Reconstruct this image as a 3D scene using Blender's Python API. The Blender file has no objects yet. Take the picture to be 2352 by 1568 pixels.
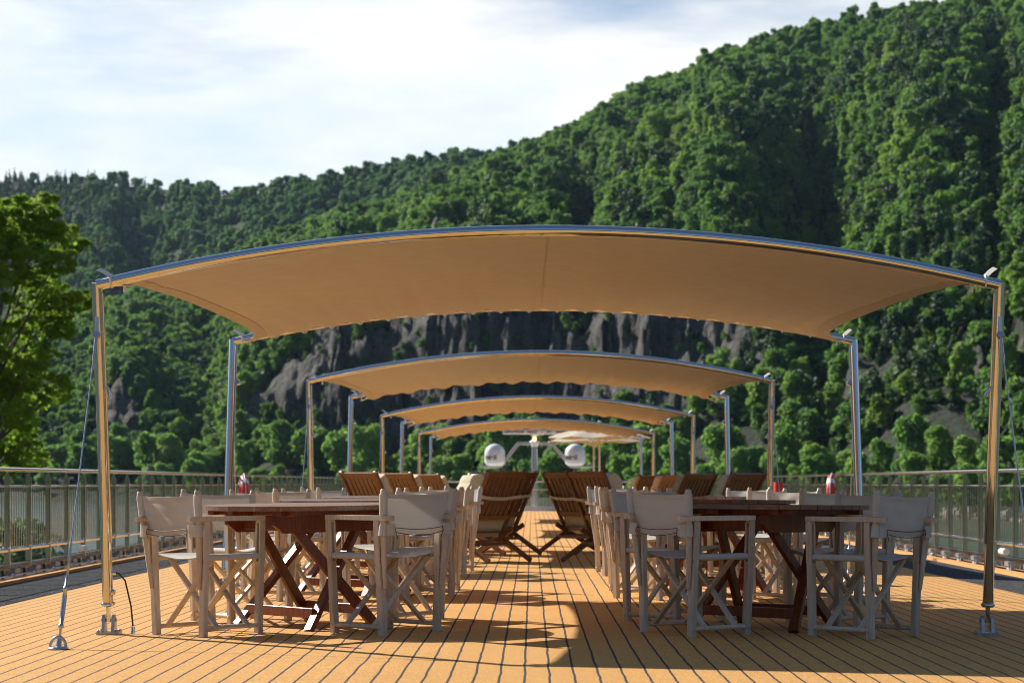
import bpy, math, random
import numpy as np
from mathutils import Vector, Matrix, Euler

random.seed(7)
S = bpy.context.scene
COL = S.collection

# ------------------------------------------------------------------ camera
F = 70.0 / 36.0 * 2352.0          # focal length in pixels of a 2352 px wide picture
VX, HY = 1222.0, 1107.5           # vanishing point of the deck
EYE = 0.87
cam_d = bpy.data.cameras.new('camera')
cam = bpy.data.objects.new('camera', cam_d)
COL.objects.link(cam)
S.camera = cam
cam.location = (0, 0, EYE)
cam.rotation_euler = (math.pi / 2, 0, 0)
cam_d.sensor_width = 36.0
cam_d.lens = 70.0
cam_d.shift_x = (1176.0 - VX) / 2352.0
cam_d.shift_y = (HY - 784.0) / 2352.0
cam_d.clip_start = 0.1
cam_d.clip_end = 20000.0
cam_d.dof.use_dof = True
cam_d.dof.focus_distance = 11.8
cam_d.dof.aperture_fstop = 4.5

# ------------------------------------------------------------------ light
SUN = Vector((-2.42, 2.0, 2.02)).normalized()
SUN_EL = math.asin(SUN.z)
SUN_AZ = math.atan2(SUN.x, SUN.y)
W = bpy.data.worlds.new('World')
S.world = W
W.use_nodes = True
nt = W.node_tree
for n in list(nt.nodes):
    nt.nodes.remove(n)
out = nt.nodes.new('ShaderNodeOutputWorld')
sky = nt.nodes.new('ShaderNodeTexSky')
sky.sky_type = 'NISHITA'
sky.sun_disc = False
sky.sun_elevation = SUN_EL
sky.sun_rotation = SUN_AZ
sky.air_density = 1.0
sky.dust_density = 0.25
sky.ozone_density = 2.5
bg = nt.nodes.new('ShaderNodeBackground')
bg.inputs['Strength'].default_value = 0.066
nt.links.new(sky.outputs[0], bg.inputs['Color'])
bgc = nt.nodes.new('ShaderNodeBackground')
bgc.inputs['Strength'].default_value = 0.66
tc = nt.nodes.new('ShaderNodeTexCoord')
sep = nt.nodes.new('ShaderNodeSeparateXYZ')
nt.links.new(tc.outputs['Generated'], sep.inputs[0])


def wmath(op, a, b=None, c=None, clamp=False):
    n = nt.nodes.new('ShaderNodeMath')
    n.operation = op
    n.use_clamp = clamp
    for i, v in enumerate((a, b, c)):
        if v is None:
            continue
        if isinstance(v, (int, float)):
            n.inputs[i].default_value = v
        else:
            nt.links.new(v, n.inputs[i])
    return n.outputs[0]


def wnoise(scale, detail, rough, loc, sc):
    mp = nt.nodes.new('ShaderNodeMapping')
    mp.inputs['Location'].default_value = loc
    mp.inputs['Scale'].default_value = sc
    nt.links.new(tc.outputs['Generated'], mp.inputs[0])
    n = nt.nodes.new('ShaderNodeTexNoise')
    n.inputs['Scale'].default_value = scale
    n.inputs['Detail'].default_value = detail
    n.inputs['Roughness'].default_value = rough
    nt.links.new(mp.outputs[0], n.inputs['Vector'])
    return n.outputs['Fac']


el = sep.outputs['Z']
n1 = wnoise(5.0, 7.0, 0.55, (3.1, 1.7, 0.4), (1.0, 1.0, 4.6))
n2 = wnoise(3.0, 6.0, 0.6, (0.3, 5.2, 2.2), (1.0, 1.0, 3.2))
# cover = 1 low above the hills, broken higher up, clear blue overhead
cov = wmath('SUBTRACT', 2.25, wmath('MULTIPLY', el, 6.8))
cov = wmath('ADD', cov, wmath('MULTIPLY', wmath('SUBTRACT', n1, 0.5), 2.7))
cov = wmath('MULTIPLY', cov, 1.25, clamp=True)
# the cloud bank lies ahead, over the hills; the sky behind the camera is clear
cov = wmath('MULTIPLY', cov, wmath('MULTIPLY', wmath('ADD', sep.outputs['Y'], 0.25), 2.2, clamp=True))
ramp = nt.nodes.new('ShaderNodeValToRGB')
ramp.color_ramp.elements[0].position = 0.36
ramp.color_ramp.elements[0].color = (0.70, 0.83, 0.96, 1)
ramp.color_ramp.elements[1].position = 0.55
ramp.color_ramp.elements[1].color = (1.0, 1.0, 0.985, 1)
nt.links.new(n2, ramp.inputs[0])
nt.links.new(ramp.outputs[0], bgc.inputs['Color'])
mix = nt.nodes.new('ShaderNodeMixShader')
nt.links.new(cov, mix.inputs[0])
nt.links.new(bg.outputs[0], mix.inputs[1])
nt.links.new(bgc.outputs[0], mix.inputs[2])
nt.links.new(mix.outputs[0], out.inputs[0])

sun_d = bpy.data.lights.new('sun', 'SUN')
sun_d.energy = 5.0
sun_d.angle = math.radians(0.5)
sun_d.color = (1.0, 0.93, 0.82)
sun = bpy.data.objects.new('sun', sun_d)
COL.objects.link(sun)
sun.location = (-60, 50, 60)
sun.rotation_euler = SUN.to_track_quat('Z', 'Y').to_euler()

S.view_settings.view_transform = 'Standard'
S.view_settings.look = 'None'
S.view_settings.exposure = 0.72
S.view_settings.gamma = 1.0
S.cycles.filter_width = 1.0


def at(x, y, Y):
    """world point seen at pixel (x, y) of the 2352 px picture, Y metres ahead"""
    return Vector(((x - VX) / F * Y, Y, EYE + (HY - y) / F * Y))


# ------------------------------------------------------------------ materials
class NG:
    def __init__(self, name):
        self.m = bpy.data.materials.new(name)
        self.m.use_nodes = True
        self.t = self.m.node_tree
        self.b = self.t.nodes['Principled BSDF']
        self.o = self.t.nodes['Material Output']

    def n(self, typ, **kw):
        x = self.t.nodes.new(typ)
        for k, v in kw.items():
            setattr(x, k, v)
        return x

    def link(self, a, b):
        self.t.links.new(a, b)

    def set(self, **kw):
        for k, v in kw.items():
            self.b.inputs[k.replace('_', ' ')].default_value = v
        return self

    def coord(self, which='Object', scale=(1, 1, 1), loc=(0, 0, 0)):
        c = self.n('ShaderNodeTexCoord')
        mp = self.n('ShaderNodeMapping')
        mp.inputs['Scale'].default_value = scale
        mp.inputs['Location'].default_value = loc
        self.link(c.outputs[which], mp.inputs[0])
        return mp.outputs[0]

    def noise(self, vec, scale, detail=3, rough=0.5):
        x = self.n('ShaderNodeTexNoise')
        x.inputs['Scale'].default_value = scale
        x.inputs['Detail'].default_value = detail
        x.inputs['Roughness'].default_value = rough
        self.link(vec, x.inputs['Vector'])
        return x.outputs['Fac']

    def ramp(self, fac, stops):
        r = self.n('ShaderNodeValToRGB')
        e = r.color_ramp.elements
        while len(e) < len(stops):
            e.new(0.5)
        for i, (p, c) in enumerate(stops):
            e[i].position = p
            e[i].color = (*c, 1) if len(c) == 3 else c
        self.link(fac, r.inputs[0])
        return r.outputs[0]

    def math(self, op, a, b=None, clamp=False):
        x = self.n('ShaderNodeMath', operation=op, use_clamp=clamp)
        for i, v in enumerate((a, b)):
            if v is None:
                continue
            if isinstance(v, (int, float)):
                x.inputs[i].default_value = v
            else:
                self.link(v, x.inputs[i])
        return x.outputs[0]

    def mixc(self, fac, a, b, typ='MIX'):
        x = self.n('ShaderNodeMix', data_type='RGBA', blend_type=typ)
        for s, v in ((x.inputs[0], fac), (x.inputs[6], a), (x.inputs[7], b)):
            if isinstance(v, (int, float)):
                s.default_value = v
            elif isinstance(v, tuple):
                s.default_value = (*v, 1)
            else:
                self.link(v, s)
        return x.outputs[2]

    def base(self, c):
        if isinstance(c, tuple):
            self.b.inputs['Base Color'].default_value = (*c, 1)
        else:
            self.link(c, self.b.inputs['Base Color'])
        return self

    def bump(self, h, strength=0.3, dist=0.01):
        x = self.n('ShaderNodeBump')
        x.inputs['Strength'].default_value = strength
        x.inputs['Distance'].default_value = dist
        self.link(h, x.inputs['Height'])
        self.link(x.outputs[0], self.b.inputs['Normal'])
        return self

    def translucent(self, col, fac):
        tr = self.n('ShaderNodeBsdfTranslucent')
        if isinstance(col, tuple):
            tr.inputs[0].default_value = (*col, 1)
        else:
            self.link(col, tr.inputs[0])
        mx = self.n('ShaderNodeMixShader')
        mx.inputs[0].default_value = fac
        self.link(self.b.outputs[0], mx.inputs[1])
        self.link(tr.outputs[0], mx.inputs[2])
        self.link(mx.outputs[0], self.o.inputs[0])
        return self


def mat_plain(name, col, rough=0.5, metal=0.0, var=0.12, scale=8.0):
    g = NG(name)
    v = g.noise(g.coord(), scale, 4)
    lo = tuple(c * (1 - var) for c in col)
    hi = tuple(min(1, c * (1 + var)) for c in col)
    g.base(g.ramp(v, [(0.3, lo), (0.7, hi)]))
    g.set(Roughness=rough, Metallic=metal)
    return g.m


def mat_steel(name, col=(0.66, 0.67, 0.68), rough=0.07):
    g = NG(name)
    v = g.noise(g.coord(scale=(6, 6, 1.5)), 5, 4)
    g.base(col).set(Metallic=1.0)
    g.link(g.ramp(v, [(0.3, (rough * .6,) * 3), (0.75, (rough * 1.8,) * 3)]), g.b.inputs['Roughness'])
    return g.m


def mat_wood(name, dark, light, rough=0.55, sc=(45, 45, 5), grey=None):
    g = NG(name)
    oi = g.n('ShaderNodeObjectInfo')
    c = g.n('ShaderNodeTexCoord')
    ad = g.n('ShaderNodeVectorMath', operation='ADD')
    g.link(c.outputs['Object'], ad.inputs[0])
    g.link(oi.outputs['Random'], ad.inputs[1])
    mp = g.n('ShaderNodeMapping')
    mp.inputs['Scale'].default_value = sc
    g.link(ad.outputs[0], mp.inputs[0])
    v = g.noise(mp.outputs[0], 1.4, 6, 0.62)
    v2 = g.noise(ad.outputs[0], 7.0, 3, 0.5)
    col = g.ramp(v, [(0.3, dark), (0.7, light)])
    if grey:
        col = g.mixc(g.math('MULTIPLY', g.ramp(v2, [(0.35, (0, 0, 0)), (0.7, (1, 1, 1))]), 0.6), col, grey)
    hsv = g.n('ShaderNodeHueSaturation')
    g.link(col, hsv.inputs['Color'])
    g.link(g.math('ADD', g.math('MULTIPLY', oi.outputs['Random'], 0.3), 0.85), hsv.inputs['Value'])
    g.base(hsv.outputs[0])
    g.set(Roughness=rough)
    g.bump(v, 0.25, 0.002)
    return g.m


def mat_cloth(name, col, trans=0.0, tcol=None, var=0.06, weave=900.0, wrinkle=0.0):
    g = NG(name)
    v = g.noise(g.coord(), weave, 2)
    v2 = g.noise(g.coord(), 9.0, 4)
    lo = tuple(c * (1 - var) for c in col)
    hi = tuple(min(1, c * (1 + var)) for c in col)
    c = g.ramp(v2, [(0.3, lo), (0.7, hi)])
    c = g.mixc(0.12, c, g.ramp(v, [(0.35, (0.3, 0.3, 0.3)), (0.65, (1, 1, 1))]), 'MULTIPLY')
    g.base(c).set(Roughness=0.85)
    if wrinkle:
        w = g.noise(g.coord(scale=(1, 1, 1)), 14.0, 3)
        g.bump(w, wrinkle, 0.02)
    else:
        g.bump(v, 0.25, 0.001)
    if trans:
        g.translucent(tcol or col, trans)
    return g.m


def mat_deck():
    g = NG('deck_covering')
    co = g.coord()
    sx = g.n('ShaderNodeSeparateXYZ')
    g.link(co, sx.inputs[0])
    wob = g.noise(g.coord(scale=(1, 1, 1)), 2.6, 3)
    fuzz = g.noise(co, 150.0, 2, 0.7)
    x = g.math('ADD', sx.outputs['X'], g.math('MULTIPLY', g.math('SUBTRACT', wob, 0.5), 0.017))
    x = g.math('ADD', x, g.math('MULTIPLY', g.math('SUBTRACT', fuzz, 0.5), 0.0075))
    fr = g.math('FRACT', g.math('ADD', g.math('DIVIDE', g.math('ADD', x, 0.033 + 56 * 0.112), 0.112), 0.5))
    dist = g.math('ABSOLUTE', g.math('SUBTRACT', fr, 0.5))
    line = g.math('LESS_THAN', dist, 0.050)
    grain = g.noise(co, 260.0, 3, 0.75)
    patch = g.noise(co, 1.3, 4)
    wear = g.noise(co, 11.0, 4, 0.6)
    grit = g.noise(co, 75.0, 3, 0.7)
    c = g.ramp(g.math('ADD', g.math('MULTIPLY', grain, 0.6), g.math('MULTIPLY', grit, 0.4)), [(0.36, (0.37, 0.165, 0.038)), (0.5, (0.66, 0.335, 0.080)), (0.64, (0.96, 0.57, 0.19))])
    c = g.mixc(0.35, c, g.ramp(patch, [(0.3, (0.80, 0.76, 0.72)), (0.7, (1, 1, 1))]), 'MULTIPLY')
    c = g.mixc(0.35, c, g.ramp(wear, [(0.3, (0.78, 0.76, 0.74)), (0.65, (1, 1, 1))]), 'MULTIPLY')
    bl = g.ramp(grain, [(0.40, (0.008, 0.008, 0.012)), (0.8, (0.07, 0.07, 0.08))])
    g.base(g.mixc(line, c, bl))
    g.set(Roughness=0.88)
    h = g.math('SUBTRACT', grain, g.math('MULTIPLY', line, 0.9))
    g.bump(h, 0.9, 0.004)
    return g.m


def mat_walkway():
    g = NG('walkway_granules')
    co = g.coord()
    gr = g.noise(co, 70.0, 4, 0.85)
    p = g.noise(co, 3.0, 3)
    c = g.ramp(gr, [(0.38, (0.024, 0.024, 0.027)), (0.52, (0.080, 0.082, 0.086)), (0.66, (0.40, 0.41, 0.41))])
    c = g.mixc(0.5, c, g.ramp(p, [(0.3, (0.7, 0.7, 0.7)), (0.7, (1, 1, 1))]), 'MULTIPLY')
    g.base(c).set(Roughness=0.8)
    g.b.inputs['Specular IOR Level'].default_value = 0.0
    g.bump(gr, 1.0, 0.008)
    return g.m


def mat_leaf(name, a, b, c, trans=0.35, rand=True, sc=0.25):
    g = NG(name)
    if rand:
        oi = g.n('ShaderNodeObjectInfo')
        r = oi.outputs['Random']
    else:
        r = g.noise(g.coord(), 0.35, 2)
    v = g.noise(g.coord(), sc * 4, 3)
    if rand:
        ge = g.n('ShaderNodeNewGeometry')
        w = g.noise(ge.outputs['Position'], 0.013, 3, 0.6)
        r = g.math('ADD', g.math('MULTIPLY', r, 0.75), g.math('MULTIPLY', g.math('SUBTRACT', w, 0.40), 1.4))
    f = g.math('ADD', g.math('MULTIPLY', r, 0.75), g.math('MULTIPLY', v, 0.4))
    col = g.ramp(f, [(0.18, a), (0.55, b), (0.95, c)])
    g.base(col).set(Roughness=0.6)
    g.b.inputs['Specular IOR Level'].default_value = 0.25
    tcol = g.mixc(0.55, col, (0.23, 0.44, 0.045))
    g.translucent(tcol, trans)
    return g.m


def mat_rock():
    g = NG('hillside')
    co = g.coord()
    at_ = g.n('ShaderNodeAttribute')
    at_.attribute_name = 'rock'
    n = g.noise(g.coord(scale=(1, 1, 0.7)), 0.13, 9, 0.68)
    n2 = g.noise(co, 0.5, 6, 0.7)
    rock = g.ramp(n, [(0.32, (0.085, 0.085, 0.09)), (0.5, (0.17, 0.162, 0.155)), (0.68, (0.30, 0.27, 0.23))])
    rock = g.mixc(0.6, rock, g.ramp(n2, [(0.35, (0.45, 0.45, 0.45)), (0.65, (1, 1, 1))]), 'MULTIPLY')
    moss = g.noise(g.coord(scale=(1, 1, 1.6)), 0.16, 5, 0.6)
    rock = g.mixc(g.ramp(moss, [(0.56, (0, 0, 0)), (0.62, (1, 1, 1))]), rock, g.ramp(n2, [(0.3, (0.02, 0.045, 0.012)), (0.7, (0.075, 0.12, 0.025))]))
    soil = g.ramp(n2, [(0.3, (0.012, 0.022, 0.010)), (0.6, (0.03, 0.055, 0.015)), (0.8, (0.10, 0.10, 0.045))])
    g.base(g.mixc(at_.outputs['Fac'], soil, rock)).set(Roughness=0.9)
    g.bump(g.math('ADD', n, g.math('MULTIPLY', n2, 0.7)), 1.0, 7.0)
    return g.m


def mat_water():
    g = NG('river_water')
    co = g.coord(scale=(0.5, 1.0, 1))
    n = g.noise(co, 0.9, 5, 0.6)
    n2 = g.noise(g.coord(scale=(0.3, 1, 1)), 0.09, 4, 0.5)
    g.base(g.ramp(n2, [(0.3, (0.07, 0.085, 0.045)), (0.7, (0.11, 0.12, 0.07))]))
    g.set(Roughness=0.22)
    g.bump(g.math('ADD', n, g.math('MULTIPLY', n2, 2.0)), 0.85, 0.5)
    return g.m


M = {}
M['deck'] = mat_deck()
M['walk'] = mat_walkway()
M['rim'] = mat_plain('orange_kerb_coating', (0.60, 0.30, 0.09), 0.85, 0, 0.2, 60)
M['steel'] = mat_steel('polished_steel')
M['steel_rail'] = mat_steel('rail_steel', (0.62, 0.60, 0.57), 0.09)
M['steel_grey'] = mat_plain('cast_steel', (0.42, 0.44, 0.48), 0.35, 0.7, 0.2, 30)
M['alu'] = mat_plain('grey_aluminium', (0.50, 0.54, 0.60), 0.28, 0.85, 0.12, 12)
M['black'] = mat_plain('black_rubber', (0.015, 0.015, 0.016), 0.6)
M['canopy'] = mat_cloth('awning_canvas', (0.64, 0.575, 0.48), 0.16, (0.68, 0.54, 0.40), 0.05, 350.0)
M['seam'] = mat_cloth('awning_seam', (0.72, 0.66, 0.56), 0.3, (0.75, 0.62, 0.48))
M['hem'] = mat_cloth('awning_hem', (0.60, 0.535, 0.44), 0.12, (0.62, 0.50, 0.37))
M['strap'] = mat_plain('white_webbing', (0.78, 0.77, 0.73), 0.8, 0, 0.08, 200)
M['canvas'] = mat_cloth('chair_canvas', (0.70, 0.69, 0.66), 0.25, (0.68, 0.65, 0.59), 0.05, 700.0)
M['chair_wood'] = mat_wood('weathered_teak', (0.43, 0.33, 0.235), (0.68, 0.56, 0.43), 0.6, (45, 45, 5), (0.55, 0.51, 0.46))
M['table_wood'] = mat_wood('dark_teak', (0.10, 0.024, 0.009), (0.25, 0.062, 0.021), 0.38)
M['table_top'] = mat_wood('tabletop_teak', (0.12, 0.055, 0.028), (0.25, 0.135, 0.075), 0.38, (40, 5, 40), (0.20, 0.15, 0.12))
M['lounge_wood'] = mat_wood('oiled_teak', (0.11, 0.044, 0.016), (0.28, 0.118, 0.043), 0.42)
M['cushion'] = mat_cloth('cushion_cloth', (0.55, 0.50, 0.36), 0.0, None, 0.05, 500.0, 0.12)
M['cord'] = mat_plain('leather_cord', (0.16, 0.05, 0.02), 0.6)
M['dome'] = mat_plain('white_gelcoat', (0.78, 0.79, 0.80), 0.25, 0, 0.02)
M['ink'] = mat_plain('dark_lettering', (0.05, 0.055, 0.075), 0.5)
M['red'] = mat_plain('signal_red', (0.55, 0.025, 0.02), 0.45, 0, 0.1)
M['orange_mark'] = mat_plain('orange_mark', (0.75, 0.16, 0.06), 0.5)
M['white'] = mat_plain('white_paint', (0.78, 0.78, 0.76), 0.4, 0, 0.04)
M['parasol'] = mat_cloth('parasol_cloth', (0.60, 0.54, 0.43), 0.2, (0.62, 0.50, 0.33))
g_ = NG('lamp_glow')
g_.base((1.0, 0.7, 0.3))
g_.b.inputs['Emission Color'].default_value = (1.0, 0.62, 0.22, 1)
g_.b.inputs['Emission Strength'].default_value = 2.5
M['lamp'] = g_.m
M['lens'] = mat_plain('lamp_lens', (0.85, 0.84, 0.8), 0.15, 0, 0.02)
M['ground'] = mat_rock()
M['water'] = mat_water()
M['bark'] = mat_plain('bark', (0.10, 0.08, 0.06), 0.9, 0, 0.35, 6)
M['leaf_hill'] = mat_leaf('hill_foliage', (0.018, 0.068, 0.045), (0.092, 0.205, 0.058), (0.26, 0.37, 0.070), 0.46)
M['leaf_far'] = mat_leaf('far_foliage', (0.028, 0.10, 0.07), (0.065, 0.16, 0.075), (0.125, 0.22, 0.075), 0.4)
M['needle'] = mat_leaf('conifer_needles', (0.020, 0.056, 0.040), (0.034, 0.080, 0.042), (0.055, 0.105, 0.046), 0.15)
M['leaf_bank'] = mat_leaf('bank_foliage', (0.09, 0.20, 0.07), (0.18, 0.32, 0.085), (0.28, 0.41, 0.09), 0.6)
M['leaf_bright'] = mat_leaf('young_foliage', (0.10, 0.19, 0.02), (0.16, 0.25, 0.025), (0.21, 0.29, 0.03), 0.4)
M['leaf_silver'] = mat_leaf('silver_foliage', (0.17, 0.22, 0.15), (0.24, 0.29, 0.20), (0.30, 0.34, 0.25), 0.3)
M['leaf_near'] = mat_leaf('near_foliage', (0.13, 0.22, 0.018), (0.26, 0.35, 0.025), (0.40, 0.45, 0.035), 0.58, False)


# ------------------------------------------------------------------ mesh helpers
class MB:
    def __init__(self):
        self.v, self.f, self.s, self.mi = [], [], [], []

    def add(self, vs, fs, smooth=False, mi=0):
        o = len(self.v)
        self.v += [tuple(p) for p in vs]
        for f in fs:
            self.f.append(tuple(i + o for i in f))
            self.s.append(smooth)
            self.mi.append(mi)

    def box(self, c, s, rot=None, mi=0):
        R = rot or Matrix.Identity(3)
        c = Vector(c)
        vs = [c + R @ Vector((x * s[0] / 2, y * s[1] / 2, z * s[2] / 2)) for z in (-1, 1) for y in (-1, 1) for x in (-1, 1)]
        self.add(vs, [(0, 2, 3, 1), (4, 5, 7, 6), (0, 1, 5, 4), (2, 6, 7, 3), (0, 4, 6, 2), (1, 3, 7, 5)], False, mi)
        return self

    def bar(self, p0, p1, w, h, up=(0, 0, 1), ch=0.0, mi=0, taper=1.0):
        """rectangular bar from p0 to p1; w sideways, h along up; ch chamfers its long edges"""
        p0, p1 = Vector(p0), Vector(p1)
        d = (p1 - p0).normalized()
        u = Vector(up)
        if abs(d.dot(u)) > 0.98:
            u = Vector((0, 1, 0))
        a = d.cross(u).normalized()
        b = a.cross(d).normalized()
        ch = ch or min(w, h) * 0.12
        prof = [(-w / 2 + ch, -h / 2), (w / 2 - ch, -h / 2), (w / 2, -h / 2 + ch), (w / 2, h / 2 - ch),
                (w / 2 - ch, h / 2), (-w / 2 + ch, h / 2), (-w / 2, h / 2 - ch), (-w / 2, -h / 2 + ch)]
        n = len(prof)
        vs = [p0 + a * x + b * y for x, y in prof] + [p1 + a * x * taper + b * y * taper for x, y in prof]
        fs = [tuple(range(n - 1, -1, -1)), tuple(range(n, 2 * n))]
        fs += [(i, (i + 1) % n, n + (i + 1) % n, n + i) for i in range(n)]
        self.add(vs, fs, False, mi)
        return self

    def tube(self, pts, r, seg=10, caps=True, closed=False, mi=0):
        pts = [Vector(p) for p in pts]
        n = len(pts)
        rs = r if isinstance(r, (list, tuple)) else [r] * n
        vs, fs = [], []
        prev = None
        for i, p in enumerate(pts):
            if closed:
                d = (pts[(i + 1) % n] - pts[i - 1]).normalized()
            else:
                d = (pts[min(i + 1, n - 1)] - pts[max(i - 1, 0)]).normalized()
            if prev is None:
                ref = Vector((0, 0, 1)) if abs(d.z) < 0.9 else Vector((1, 0, 0))
                a = d.cross(ref).normalized()
            else:
                a = (prev - d * prev.dot(d)).normalized()
            prev = a
            b = d.cross(a)
            for k in range(seg):
                t = 2 * math.pi * k / seg
                vs.append(p + (a * math.cos(t) + b * math.sin(t)) * rs[i])
        m = n if closed else n - 1
        for i in range(m):
            j = (i + 1) % n
            for k in range(seg):
                l = (k + 1) % seg
                fs.append((i * seg + k, i * seg + l, j * seg + l, j * seg + k))
        self.add(vs, fs, True, mi)
        if caps and not closed:
            self.add(vs[:seg], [tuple(range(seg - 1, -1, -1))], False, mi)
            self.add(vs[-seg:], [tuple(range(seg))], False, mi)
        return self

    def lathe(self, prof, c=(0, 0, 0), seg=24, R=None, mi=0):
        """prof: (radius, height) pairs turned round the z axis"""
        R = R or Matrix.Identity(3)
        c = Vector(c)
        vs, fs = [], []
        for r, z in prof:
            for k in range(seg):
                t = 2 * math.pi * k / seg
                vs.append(c + R @ Vector((r * math.cos(t), r * math.sin(t), z)))
        for i in range(len(prof) - 1):
            for k in range(seg):
                l = (k + 1) % seg
                fs.append((i * seg + k, i * seg + l, (i + 1) * seg + l, (i + 1) * seg + k))
        self.add(vs, fs, True, mi)
        return self

    def prism(self, poly, z0, z1, mi=0):
        n = len(poly)
        vs = [(x, y, z0) for x, y in poly] + [(x, y, z1) for x, y in poly]
        fs = [tuple(range(n - 1, -1, -1)), tuple(range(n, 2 * n))]
        fs += [(i, (i + 1) % n, n + (i + 1) % n, n + i) for i in range(n)]
        self.add(vs, fs, False, mi)
        return self

    def sheet(self, rows, th=0.003, mi=0, smooth=True):
        """a grid of points given a real thickness"""
        nr, nc = len(rows), len(rows[0])
        P = [[Vector(p) for p in r] for r in rows]
        top, bot = [], []
        for i in range(nr):
            for j in range(nc):
                du = P[min(i + 1, nr - 1)][j] - P[max(i - 1, 0)][j]
                dv = P[i][min(j + 1, nc - 1)] - P[i][max(j - 1, 0)]
                nn = du.cross(dv)
                nn = nn.normalized() if nn.length > 1e-9 else Vector((0, 0, 1))
                top.append(P[i][j] + nn * th / 2)
                bot.append(P[i][j] - nn * th / 2)
        fs = []
        for i in range(nr - 1):
            for j in range(nc - 1):
                fs.append((i * nc + j, (i + 1) * nc + j, (i + 1) * nc + j + 1, i * nc + j + 1))
        N = nr * nc
        self.add(top, fs, smooth, mi)
        self.add(bot, [tuple(reversed(f)) for f in fs], smooth, mi)
        ring = [(0, j) for j in range(nc)] + [(i, nc - 1) for i in range(1, nr)] + \
               [(nr - 1, j) for j in range(nc - 2, -1, -1)] + [(i, 0) for i in range(nr - 2, 0, -1)]
        idx = [i * nc + j for i, j in ring]
        vs = [top[k] for k in idx] + [bot[k] for k in idx]
        n = len(idx)
        self.add(vs, [(i, n + i, n + (i + 1) % n, (i + 1) % n) for i in range(n)], False, mi)
        return self

    def build(self, name, mat, parent=None, loc=None):
        me = bpy.data.meshes.new(name)
        me.from_pydata(self.v, [], self.f)
        me.polygons.foreach_set('use_smooth', self.s)
        for m in (mat if isinstance(mat, (list, tuple)) else [mat]):
            me.materials.append(m)
        if any(self.mi):
            me.polygons.foreach_set('material_index', self.mi)
        me.update()
        o = bpy.data.objects.new(name, me)
        COL.objects.link(o)
        if parent is not None:
            o.parent = parent
        if loc is not None:
            o.location = loc
        return o


def np_mesh(name, verts, faces, mats, smooth=False):
    """fast mesh of quads from arrays"""
    me = bpy.data.meshes.new(name)
    nv, nf = len(verts), len(faces)
    k = faces.shape[1]
    me.vertices.add(nv)
    me.vertices.foreach_set('co', np.ascontiguousarray(verts, np.float32).ravel())
    me.loops.add(nf * k)
    me.loops.foreach_set('vertex_index', np.ascontiguousarray(faces, np.int32).ravel())
    me.polygons.add(nf)
    me.polygons.foreach_set('loop_start', np.arange(0, nf * k, k, dtype=np.int32))
    me.polygons.foreach_set('use_smooth', np.full(nf, smooth, dtype=bool))
    for m in mats:
        me.materials.append(m)
    me.update(calc_edges=True)
    me.validate()
    return me


def tag(o, label=None, cat=None, group=None, kind=None):
    if label:
        o['label'] = label
    if cat:
        o['category'] = cat
    if group:
        o['group'] = group
    if kind:
        o['kind'] = kind
    return o


def empty(name, loc=(0, 0, 0), rz=0.0):
    o = bpy.data.objects.new(name, None)
    COL.objects.link(o)
    o.empty_display_size = 0.2
    o.location = loc
    o.rotation_euler = (0, 0, rz)
    return o


def copy_tree(o, parent=None):
    c = o.copy()
    COL.objects.link(c)
    if parent is not None:
        c.parent = parent
    for ch in list(o.children):
        copy_tree(ch, c)
    return c


CAMB = 0.0045


def deck_z(x):
    return -CAMB * x * x


# ------------------------------------------------------------------ value noise (numpy)
_rs = np.random.RandomState(11)
_tab = _rs.rand(256, 256).astype(np.float64)


def vnoise(x, y):
    xi, yi = np.floor(x).astype(int), np.floor(y).astype(int)
    fx, fy = x - xi, y - yi
    fx = fx * fx * (3 - 2 * fx)
    fy = fy * fy * (3 - 2 * fy)
    a = _tab[xi & 255, yi & 255]
    b = _tab[(xi + 1) & 255, yi & 255]
    c = _tab[xi & 255, (yi + 1) & 255]
    d = _tab[(xi + 1) & 255, (yi + 1) & 255]
    return (a * (1 - fx) + b * fx) * (1 - fy) + (c * (1 - fx) + d * fx) * fy


def fbm(x, y, o=4):
    s, a, t = 0, 0.5, 0
    for i in range(o):
        s = s + a * vnoise(x * 2 ** i + 17.3 * i, y * 2 ** i + 9.1 * i)
        t += a
        a *= 0.5
    return s / t * 2 - 1


def sstep(x):
    x = np.clip(x, 0, 1)
    return x * x * (3 - 2 * x)


# ------------------------------------------------------------------ setting: river, hills
WATER_Z = -5.0
mb = MB()
mb.add([(-2500, -900, 0), (2500, -900, 0), (2500, 2900, 0), (-2500, 2900, 0)], [(0, 1, 2, 3)])
tag(mb.build('river', M['water'], None, (0, 0, WATER_Z)), 'brown green river beyond both railings', 'river', None, 'structure')


def bump(x, c, w):
    return np.exp(-((x - c) / w) ** 2)


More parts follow.
